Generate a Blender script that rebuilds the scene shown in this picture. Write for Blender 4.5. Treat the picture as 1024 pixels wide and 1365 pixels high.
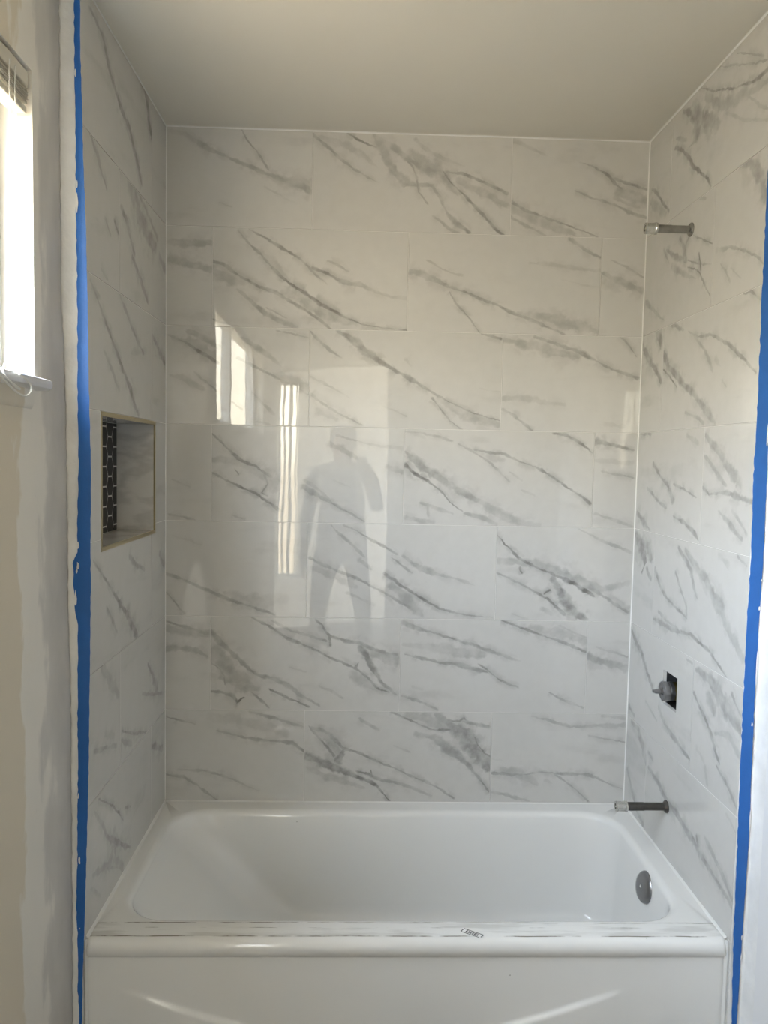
import bpy, bmesh, math, random
import numpy as np
from mathutils import Vector, Matrix

random.seed(7)
scene = bpy.context.scene
for o in list(bpy.data.objects):
    bpy.data.objects.remove(o)
COL = scene.collection

# ---------------------------------------------------------------- dimensions
W = 1.5095          # width of the tub alcove between the tiled end walls
H = 0.38            # height of the tub rim
CEIL = H + 2.1375   # ceiling height
YE = -0.752         # front end of the tiled side walls
XL = -0.036         # face of the painted wall with the window
XR = W + 0.036      # face of the painted wall on the other side
XF = 2.3            # far side wall of the bathroom, past the end of the short partition
YP = -1.15          # end of that partition
YB = -3.3           # wall behind the photographer
P, T = 0.3064, 0.6112   # tile pitch

# ---------------------------------------------------------------- camera
cam_d = bpy.data.cameras.new('camera')
cam = bpy.data.objects.new('camera', cam_d)
COL.objects.link(cam)
cam_d.sensor_fit = 'HORIZONTAL'
cam_d.sensor_width = 36.0
cam_d.lens = 36.0 * 1044.84 / 1024.0
cam_d.clip_start = 0.01
CAM = Vector((0.6173, -2.5062, 1.1190 + H))
yaw, pitch, roll = 0.031177, 0.064755, 0.019906
fwd = Vector((math.sin(yaw) * math.cos(pitch), math.cos(yaw) * math.cos(pitch), -math.sin(pitch)))
rgt = Vector((math.cos(yaw), -math.sin(yaw), 0))
upv = rgt.cross(fwd)
r2 = math.cos(roll) * rgt + math.sin(roll) * upv
u2 = -math.sin(roll) * rgt + math.cos(roll) * upv
m = Matrix((r2, u2, -fwd)).transposed().to_4x4()
m.translation = CAM
cam.matrix_world = m
scene.camera = cam

# ---------------------------------------------------------------- sky, light, exposure
world = bpy.data.worlds.new('sky')
scene.world = world
world.use_nodes = True
nt = world.node_tree
nt.nodes.clear()
tc = nt.nodes.new('ShaderNodeTexCoord')
sx = nt.nodes.new('ShaderNodeSeparateXYZ')
mr = nt.nodes.new('ShaderNodeMapRange')
mr.inputs['From Min'].default_value = -1
rp = nt.nodes.new('ShaderNodeValToRGB')
el = rp.color_ramp.elements
el[0].position = 0.0
el[0].color = (0.33, 0.28, 0.205, 1)         # ground below the horizon
el[1].position = 1.0
el[1].color = (0.69, 0.81, 0.98, 1)           # open sky overhead
for pos_, c_ in ((0.485, (0.37, 0.31, 0.22, 1)), (0.515, (0.64, 0.58, 0.455, 1)), (0.585, (0.67, 0.635, 0.545, 1)), (0.66, (0.75, 0.845, 0.98, 1))):
    e = el.new(pos_)
    e.color = c_
bg = nt.nodes.new('ShaderNodeBackground')
bg.inputs['Strength'].default_value = 34.0
wo = nt.nodes.new('ShaderNodeOutputWorld')
nt.links.new(tc.outputs['Generated'], sx.inputs[0])
nt.links.new(sx.outputs['Z'], mr.inputs['Value'])
nt.links.new(mr.outputs[0], rp.inputs[0])
nt.links.new(rp.outputs[0], bg.inputs[0])
nt.links.new(bg.outputs[0], wo.inputs[0])

WIN = (-2.75, -0.907, H + 1.268, H + 1.864)    # bathroom window: y0, y1, z0, z1
HALL_Y = -4.4
HWIN = (-0.14, 0.085, 0.45, 2.20)               # window of the next room: x0, x1, z0, z1


def portal(name, loc, rot, sx_, sy_):
    l = bpy.data.lights.new(name, 'AREA')
    l.shape = 'RECTANGLE'
    l.size, l.size_y = sx_, sy_
    l.cycles.is_portal = True
    o = bpy.data.objects.new(name, l)
    o.location = loc
    o.rotation_euler = rot
    COL.objects.link(o)


portal('window_portal', (-0.162, (WIN[0] + WIN[1]) / 2, (WIN[2] + WIN[3]) / 2), (0, -math.pi / 2, 0), WIN[3] - WIN[2], WIN[1] - WIN[0])
portal('hall_window_portal', ((HWIN[0] + HWIN[1]) / 2, HALL_Y - 0.16, (HWIN[2] + HWIN[3]) / 2), (math.pi / 2, 0, 0), HWIN[1] - HWIN[0], HWIN[3] - HWIN[2])

SWIN = (-4.32, -3.86, 0.10, 2.42)                   # side window of the next room: y0, y1, z0, z1
portal('hall_side_portal', (1.54, (SWIN[0] + SWIN[1]) / 2, (SWIN[2] + SWIN[3]) / 2), (0, math.pi / 2, 0), SWIN[3] - SWIN[2], SWIN[1] - SWIN[0])

sun_d = bpy.data.lights.new('sun', 'SUN')      # low sun on the far side of the house, shining into the next room
sun_d.energy = 28.0
sun_d.angle = 0.009
sun_d.color = (1.0, 0.95, 0.86)
sun = bpy.data.objects.new('sun', sun_d)
sun.rotation_euler = Vector((-0.92, -0.28, -0.075)).to_track_quat('-Z', 'Y').to_euler()
sun.location = (6, 2, 4)
COL.objects.link(sun)

vs = scene.view_settings
vs.view_transform = 'Standard'
vs.look = 'None'
vs.exposure = 0.06
vs.gamma = 1.0
vs.use_curve_mapping = False

# ---------------------------------------------------------------- helpers


class MB:
    """collects shapes, then links them as one mesh object"""

    def __init__(s):
        s.bm = bmesh.new()
        s.smooth = False

    def box(s, x0, x1, y0, y1, z0, z1):
        v = [s.bm.verts.new((x, y, z)) for x in (x0, x1) for y in (y0, y1) for z in (z0, z1)]
        for f in ((0, 1, 3, 2), (4, 6, 7, 5), (0, 4, 5, 1), (2, 3, 7, 6), (0, 2, 6, 4), (1, 5, 7, 3)):
            s.bm.faces.new([v[i] for i in f])
        return s

    def loft(s, rings, cap0=True, cap1=True, closed=True):
        R = [[s.bm.verts.new(p) for p in r] for r in rings]
        n = len(R[0])
        for a, b in zip(R[:-1], R[1:]):
            for i in range(n if closed else n - 1):
                j = (i + 1) % n
                s.bm.faces.new((a[i], a[j], b[j], b[i]))
        if cap0:
            s.bm.faces.new(R[0][::-1])
        if cap1:
            s.bm.faces.new(R[-1])
        return s

    def tube(s, pts, r, n=8):
        pts = [Vector(p) for p in pts]
        rr = r if isinstance(r, (list, tuple)) else [r] * len(pts)
        rings = []
        ref = None
        for i, p in enumerate(pts):
            d = (pts[min(i + 1, len(pts) - 1)] - pts[max(i - 1, 0)]).normalized()
            if ref is None:
                ref = d.orthogonal().normalized()
            ref = (ref - d * ref.dot(d)).normalized()
            b = d.cross(ref)
            rings.append([p + rr[i] * (math.cos(a) * ref + math.sin(a) * b) for a in [2 * math.pi * k / n for k in range(n)]])
        return s.loft(rings)

    def lathe(s, org, axis, prof, n=20, lobes=0, amp=0.0):
        """prof: (distance along the axis, radius)"""
        axis = Vector(axis).normalized()
        a = axis.orthogonal().normalized()
        b = axis.cross(a)
        rings = []
        for t, r in prof:
            rings.append([Vector(org) + axis * t + r * (1 + amp * math.cos(lobes * q)) * (math.cos(q) * a + math.sin(q) * b)
                          for q in [2 * math.pi * k / n for k in range(n)]])
        return s.loft(rings)

    def quad(s, *p):
        s.bm.faces.new([s.bm.verts.new(q) for q in p])
        return s

    def build(s, name, mat, parent=None, smooth=False, bevel=0, angle=40):
        bmesh.ops.recalc_face_normals(s.bm, faces=s.bm.faces)
        if bevel:
            bmesh.ops.bevel(s.bm, geom=[e for e in s.bm.edges if e.calc_face_angle(0) > 0.6], offset=bevel, segments=2, affect='EDGES', profile=0.5)
        co = [v.co.copy() for v in s.bm.verts]
        lo = Vector([min(c[i] for c in co) for i in range(3)])
        hi = Vector([max(c[i] for c in co) for i in range(3)])
        c = (lo + hi) / 2
        if parent is None:
            c.z = lo.z
        bmesh.ops.translate(s.bm, vec=-c, verts=s.bm.verts)
        me = bpy.data.meshes.new(name)
        s.bm.to_mesh(me)
        s.bm.free()
        if mat:
            me.materials.append(mat)
        if smooth:
            me.polygons.foreach_set('use_smooth', [True] * len(me.polygons))
            me.set_sharp_from_angle(angle=math.radians(angle))
        o = bpy.data.objects.new(name, me)
        COL.objects.link(o)
        w = c
        if parent is not None:
            o.parent = parent
            q = parent
            while q is not None:
                w = w - q.location
                q = q.parent
        o.location = w
        return o


def empty(name, loc):
    o = bpy.data.objects.new(name, None)
    o.location = loc
    o.empty_display_size = 0.05
    COL.objects.link(o)
    return o


def tag(o, label=None, cat=None, group=None, kind=None):
    for k, v in (('label', label), ('category', cat), ('group', group), ('kind', kind)):
        if v:
            o[k] = v
    return o


def struct(o, label=None):
    o['kind'] = 'structure'
    if label:
        o['label'] = label
    return o


def N(t, typ, **kw):
    n = t.nodes.new(typ)
    for k, v in kw.items():
        setattr(n, k, v)
    return n


def new_mat(name, color=(0.8, 0.8, 0.8), rough=0.5, metal=0.0, spec=0.5, bump=0.0, bump_scale=60, mottle=0.0, mottle_scale=5, coat=0.0):
    mt = bpy.data.materials.new(name)
    mt.use_nodes = True
    t = mt.node_tree
    b = t.nodes['Principled BSDF']
    b.inputs['Base Color'].default_value = (*color, 1)
    b.inputs['Roughness'].default_value = rough
    b.inputs['Metallic'].default_value = metal
    b.inputs['Specular IOR Level'].default_value = spec
    b.inputs['Coat Weight'].default_value = coat
    g = N(t, 'ShaderNodeNewGeometry')
    if mottle:
        n = N(t, 'ShaderNodeTexNoise')
        n.inputs['Scale'].default_value = mottle_scale
        n.inputs['Detail'].default_value = 5
        mx = N(t, 'ShaderNodeMix', data_type='RGBA')
        mx.inputs[6].default_value = (*[c * (1 - mottle) for c in color], 1)
        mx.inputs[7].default_value = (*[min(1, c * (1 + mottle)) for c in color], 1)
        t.links.new(g.outputs['Position'], n.inputs['Vector'])
        t.links.new(n.outputs['Fac'], mx.inputs[0])
        t.links.new(mx.outputs[2], b.inputs['Base Color'])
    if bump:
        n = N(t, 'ShaderNodeTexNoise')
        n.inputs['Scale'].default_value = bump_scale
        n.inputs['Detail'].default_value = 4
        bp = N(t, 'ShaderNodeBump')
        bp.inputs['Strength'].default_value = 1.0
        bp.inputs['Distance'].default_value = bump
        t.links.new(g.outputs['Position'], n.inputs['Vector'])
        t.links.new(n.outputs['Fac'], bp.inputs['Height'])
        t.links.new(bp.outputs[0], b.inputs['Normal'])
    return mt


M = {}
M['grout'] = new_mat('grout', (0.72, 0.71, 0.68), 0.8)
M['caulk'] = new_mat('caulk', (0.76, 0.76, 0.74), 0.4)
M['ceiling'] = new_mat('ceiling_paint', (0.74, 0.71, 0.64), 0.42, spec=0.4, bump=0.0006, bump_scale=14, mottle=0.02)
M['paint'] = new_mat('wall_paint', (0.76, 0.76, 0.76), 0.6, bump=0.0005, bump_scale=30, mottle=0.03, mottle_scale=3)
M['hall'] = new_mat('hall_paint', (0.74, 0.72, 0.67), 0.7)
M['bath'] = new_mat('bath_paint', (0.45, 0.43, 0.39), 0.7)
M['floor'] = new_mat('floor_vinyl', (0.13, 0.115, 0.10), 0.5, mottle=0.1)
M['plaster'] = new_mat('joint_compound', (0.79, 0.785, 0.765), 0.85, bump=0.0025, bump_scale=45, mottle=0.22, mottle_scale=14)
M['white_wood'] = new_mat('white_gloss_paint', (0.80, 0.79, 0.76), 0.3)
M['vinyl'] = new_mat('white_vinyl', (0.82, 0.82, 0.80), 0.35)
M['enamel'] = new_mat('white_enamel', (0.80, 0.80, 0.78), 0.08, spec=0.5)
M['steel'] = new_mat('galvanised_steel', (0.62, 0.62, 0.59), 0.24, metal=1.0, mottle=0.35, mottle_scale=60)
M['iron'] = new_mat('dark_pipe', (0.085, 0.078, 0.07), 0.4, metal=0.6, mottle=0.4, mottle_scale=50)
M['grey_pipe'] = new_mat('grey_pipe', (0.30, 0.295, 0.275), 0.24, metal=0.8, mottle=0.3, mottle_scale=50)
M['nickel'] = new_mat('brushed_nickel', (0.29, 0.29, 0.30), 0.3, metal=0.9, mottle=0.15, mottle_scale=30)
M['brass'] = new_mat('tarnished_brass', (0.30, 0.24, 0.10), 0.4, metal=1.0)
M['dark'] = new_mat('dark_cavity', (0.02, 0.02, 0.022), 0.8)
M['champagne'] = new_mat('champagne_metal', (0.42, 0.36, 0.22), 0.35, metal=0.75)
M['hex'] = new_mat('black_glazed', (0.006, 0.006, 0.007), 0.3, spec=0.25)
M['tape'] = new_mat('blue_tape', (0.013, 0.120, 0.42), 0.5, bump=0.0006, bump_scale=120, mottle=0.12, mottle_scale=30)
M['cord'] = new_mat('white_cord', (0.75, 0.74, 0.70), 0.6)
M['slat'] = new_mat('blind_slat', (0.62, 0.59, 0.51), 0.4)

# painted wall, unpainted joint compound towards the tiles, corner shade mixed into it
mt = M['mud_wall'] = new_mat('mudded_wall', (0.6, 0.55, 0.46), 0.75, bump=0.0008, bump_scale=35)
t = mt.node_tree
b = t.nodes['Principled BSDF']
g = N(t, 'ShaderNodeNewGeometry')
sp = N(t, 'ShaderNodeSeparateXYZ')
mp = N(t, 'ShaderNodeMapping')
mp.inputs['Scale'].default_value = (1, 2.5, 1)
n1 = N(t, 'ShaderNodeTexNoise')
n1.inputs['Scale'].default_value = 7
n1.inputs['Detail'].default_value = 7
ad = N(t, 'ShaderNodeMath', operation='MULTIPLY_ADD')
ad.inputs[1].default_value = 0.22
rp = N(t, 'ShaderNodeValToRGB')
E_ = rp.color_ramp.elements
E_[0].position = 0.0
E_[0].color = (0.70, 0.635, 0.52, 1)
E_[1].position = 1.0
E_[1].color = (0.50, 0.485, 0.465, 1)  # darker last stops paint in the shade of the corner
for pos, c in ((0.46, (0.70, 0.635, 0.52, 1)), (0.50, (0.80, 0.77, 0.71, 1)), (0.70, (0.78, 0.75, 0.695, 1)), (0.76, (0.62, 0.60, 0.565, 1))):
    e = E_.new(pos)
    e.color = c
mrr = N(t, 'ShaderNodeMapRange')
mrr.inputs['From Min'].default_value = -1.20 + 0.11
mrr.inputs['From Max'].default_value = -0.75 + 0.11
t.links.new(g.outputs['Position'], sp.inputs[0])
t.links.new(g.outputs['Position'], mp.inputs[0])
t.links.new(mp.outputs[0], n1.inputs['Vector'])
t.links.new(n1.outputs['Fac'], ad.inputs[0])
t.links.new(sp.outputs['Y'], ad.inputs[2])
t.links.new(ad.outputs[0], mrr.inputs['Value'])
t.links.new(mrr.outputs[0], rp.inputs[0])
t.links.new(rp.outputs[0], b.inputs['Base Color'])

# window glass: clear pane that mirrors a little and lets the rest through
mt = M['glass'] = bpy.data.materials.new('window_glass')
mt.use_nodes = True
t = mt.node_tree
t.nodes.clear()
o_ = N(t, 'ShaderNodeOutputMaterial')
mx = N(t, 'ShaderNodeMixShader')
gg = N(t, 'ShaderNodeNewGeometry')
dt = N(t, 'ShaderNodeVectorMath', operation='DOT_PRODUCT')
t.links.new(gg.outputs['Normal'], dt.inputs[0])
t.links.new(gg.outputs['Incoming'], dt.inputs[1])
fa = N(t, 'ShaderNodeMath', operation='ABSOLUTE')
fb = N(t, 'ShaderNodeMath', operation='SUBTRACT')
fb.inputs[0].default_value = 1.0
fc = N(t, 'ShaderNodeMath', operation='POWER')
fc.inputs[1].default_value = 5.0
fr = N(t, 'ShaderNodeMath', operation='MULTIPLY_ADD')
fr.inputs[1].default_value = 0.22
fr.inputs[2].default_value = 0.02
t.links.new(dt.outputs['Value'], fa.inputs[0])
t.links.new(fa.outputs[0], fb.inputs[1])
t.links.new(fb.outputs[0], fc.inputs[0])
t.links.new(fc.outputs[0], fr.inputs[0])
t1 = N(t, 'ShaderNodeBsdfTransparent')
t1.inputs[0].default_value = (0.99, 0.995, 0.99, 1)
t2 = N(t, 'ShaderNodeBsdfGlossy')
t2.inputs['Roughness'].default_value = 0.02
t.links.new(fr.outputs[0], mx.inputs[0])
t.links.new(t1.outputs[0], mx.inputs[1])
t.links.new(t2.outputs[0], mx.inputs[2])
t.links.new(mx.outputs[0], o_.inputs[0])

# ---------------------------------------------------------------- the room
G = 0.0015     # tiles stand this far in front of the grout bed
struct(MB().box(-0.155, W + 0.3, YB, 0.2, -0.1, 0.0).box(W + 0.3, XF + 0.1, YB, YP + 0.1, -0.1, 0.0).box(-0.2, 1.55, HALL_Y - 0.2, YB, -0.1, 0.0).build('floor', M['floor']), 'tan vinyl floor of the bathroom and the next room')
struct(MB().box(-0.155, W + 0.3, YB, 0.2, CEIL, CEIL + 0.1).box(W + 0.3, XF + 0.1, YB, YP + 0.1, CEIL, CEIL + 0.1).box(-0.2, 1.55, HALL_Y - 0.2, YB, CEIL, CEIL + 0.1).build('ceiling', M['ceiling']), 'cream painted ceiling above the tub')
wall_back = struct(MB().box(-0.25, W + 0.25, G, 0.2, 0, CEIL).build('wall_back', M['grout']), 'wall of marbled porcelain tiles behind the tub')

NI = (-0.617, -0.124, H + 0.889, H + 1.223, 0.112)   # niche y0,y1,z0,z1,depth
b = MB()
b.box(-0.25, -G, YE, NI[0], 0, CEIL)
b.box(-0.25, -G, NI[1], G, 0, CEIL)
b.box(-0.25, -G, NI[0], NI[1], 0, NI[2])
b.box(-0.25, -G, NI[0], NI[1], NI[3], CEIL)
b.box(-0.25, -NI[4] - 0.0012, NI[0], NI[1], NI[2], NI[3])
wall_left = struct(b.build('wall_left', M['grout']), 'tiled end wall of the tub alcove with the niche')
b = MB()
b.box(-0.155, -0.073, WIN[1], YE, 0, CEIL)
b.box(-0.155, XL, YB, WIN[0], 0, CEIL)
b.box(-0.155, XL, WIN[0], WIN[1], 0, WIN[2] - 0.022)
b.box(-0.155, XL, WIN[0], WIN[1], WIN[3], CEIL)
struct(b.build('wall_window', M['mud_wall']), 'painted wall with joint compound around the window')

VH = (-0.385, -0.285, H + 0.434, H + 0.531)   # opening cut for the shower valve: y0,y1,z0,z1
b = MB()
b.box(W + G, W + 0.3, YE, VH[0], 0, CEIL)
b.box(W + G, W + 0.3, VH[1], G, 0, CEIL)
b.box(W + G, W + 0.3, VH[0], VH[1], 0, VH[2])
b.box(W + G, W + 0.3, VH[0], VH[1], VH[3], CEIL)
b.box(W + 0.12, W + 0.3, VH[0], VH[1], VH[2], VH[3])
wall_right = struct(b.build('wall_right', M['grout']), 'tiled plumbing end wall of the tub alcove')
struct(MB().box(XR, W + 0.3, YP, YE, 0, CEIL).build('wall_side', M['paint']), 'white painted end of the partition beyond the plumbing wall')
struct(MB().box(W + 0.3, XF, YP, YP + 0.1, 0, CEIL).box(XF, XF + 0.1, YB, YP + 0.1, 0, CEIL).build('wall_far', M['bath']), 'beige walls of the rest of the bathroom')
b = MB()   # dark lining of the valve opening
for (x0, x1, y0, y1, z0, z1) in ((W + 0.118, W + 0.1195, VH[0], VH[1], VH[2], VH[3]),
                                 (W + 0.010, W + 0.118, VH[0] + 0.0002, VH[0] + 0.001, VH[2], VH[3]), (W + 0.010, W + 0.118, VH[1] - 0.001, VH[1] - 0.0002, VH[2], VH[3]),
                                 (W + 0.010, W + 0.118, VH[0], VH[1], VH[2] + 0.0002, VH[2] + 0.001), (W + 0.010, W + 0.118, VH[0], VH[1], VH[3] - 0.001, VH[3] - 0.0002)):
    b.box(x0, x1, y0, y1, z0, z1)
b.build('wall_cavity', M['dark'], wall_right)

DOOR = (-0.02, 0.82, 2.27)
b = MB()
b.box(-0.2, DOOR[0], YB - 0.12, YB, 0, CEIL)
b.box(DOOR[1], XF + 0.1, YB - 0.12, YB, 0, CEIL)
b.box(DOOR[0], DOOR[1], YB - 0.12, YB, DOOR[2], CEIL)
struct(b.build('wall_rear', M['bath']), 'bathroom wall with the doorway behind the photographer')
b = MB()
for s_ in (0, 1):
    x = DOOR[s_]
    sg = -1 if s_ == 0 else 1
    b.box(min(x, x + sg * (0.07 if s_ else 0.03)), max(x, x + sg * (0.07 if s_ else 0.03)), YB, YB + 0.016, 0, DOOR[2] + 0.07)
b.box(DOOR[0], DOOR[1], YB, YB + 0.016, DOOR[2], DOOR[2] + 0.07)
struct(b.build('door_1', M['white_wood']), 'white casing around the open bathroom doorway')
struct(MB().box(-0.2, -0.16, HALL_Y - 0.2, YB - 0.12, 0, CEIL).build('wall_hall_left', M['hall']), 'side wall of the next room')
b = MB()
b.box(1.45, 1.55, HALL_Y - 0.2, SWIN[0], 0, CEIL)
b.box(1.45, 1.55, SWIN[1], YB - 0.12, 0, CEIL)
b.box(1.45, 1.55, SWIN[0], SWIN[1], 0, SWIN[2])
b.box(1.45, 1.55, SWIN[0], SWIN[1], SWIN[3], CEIL)
struct(b.build('wall_hall_right', M['hall']), 'far side wall of the next room')
b = MB()
b.box(-0.16, HWIN[0], HALL_Y - 0.2, HALL_Y, 0, CEIL)
b.box(HWIN[1], 1.45, HALL_Y - 0.2, HALL_Y, 0, CEIL)
b.box(HWIN[0], HWIN[1], HALL_Y - 0.2, HALL_Y, 0, HWIN[2])
b.box(HWIN[0], HWIN[1], HALL_Y - 0.2, HALL_Y, HWIN[3], CEIL)
struct(b.build('wall_hall_rear', M['hall']), 'end wall of the next room with a tall window')


M['render'] = new_mat('light_block_render', (0.42, 0.37, 0.29), 0.9, mottle=0.1)
struct(MB().box(-3.2, -3.0, -4.4, 3.0, 0, 2.5).build('wall_light_block', M['render']), 'unseen tan wall added outside the bathroom window to block low light')  # added out of view to cut low light through the window


def sash_window(name, label, to_world, u0, u1, z0, z1, lites, fw=0.045):
    """frame, mullions and panes; to_world(u, d, z): d = depth from the outer face"""
    o = empty(name, to_world((u0 + u1) / 2, 0.02, z0))
    struct(o, label)

    def bx(uu0, uu1, d0, d1, zz0, zz1):
        a, c = to_world(uu0, d0, zz0), to_world(uu1, d1, zz1)
        return MB().box(min(a[0], c[0]), max(a[0], c[0]), min(a[1], c[1]), max(a[1], c[1]), zz0, zz1)
    bx(u0, u0 + fw, 0.01, 0.06, z0, z1).build('window_frame', M['vinyl'], o)
    bx(u1 - fw, u1, 0.01, 0.06, z0, z1).build('window_frame', M['vinyl'], o)
    bx(u0 + fw, u1 - fw, 0.01, 0.06, z0, z0 + fw).build('window_frame', M['vinyl'], o)
    bx(u0 + fw, u1 - fw, 0.01, 0.06, z1 - fw, z1).build('window_frame', M['vinyl'], o)
    step = (u1 - u0 - 2 * fw) / lites
    for i in range(lites):
        a = u0 + fw + i * step
        if i:
            bx(a - 0.025, a + 0.025, 0.012, 0.058, z0 + fw, z1 - fw).build('mullion', M['vinyl'], o)
        bx(a + (0.025 if i else 0), a + step - (0.025 if i < lites - 1 else 0), 0.033, 0.036, z0 + fw, z1 - fw).build('pane', M['glass'], o)


sash_window('window_1', 'white vinyl window in the painted wall beside the tub', lambda u, d, z: (-0.16 + d, u, z), WIN[0], WIN[1], WIN[2], WIN[3], 2)
sash_window('window_2', 'tall window of the next room behind the photographer', lambda u, d, z: (u, HALL_Y - 0.2 + d, z), HWIN[0], HWIN[1], HWIN[2], HWIN[3], 1, 0.03)
sash_window('window_3', 'glazed door at the end of the next room', lambda u, d, z: (1.55 - d, u, z), SWIN[0], SWIN[1], SWIN[2], SWIN[3], 1, 0.03)

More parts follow.
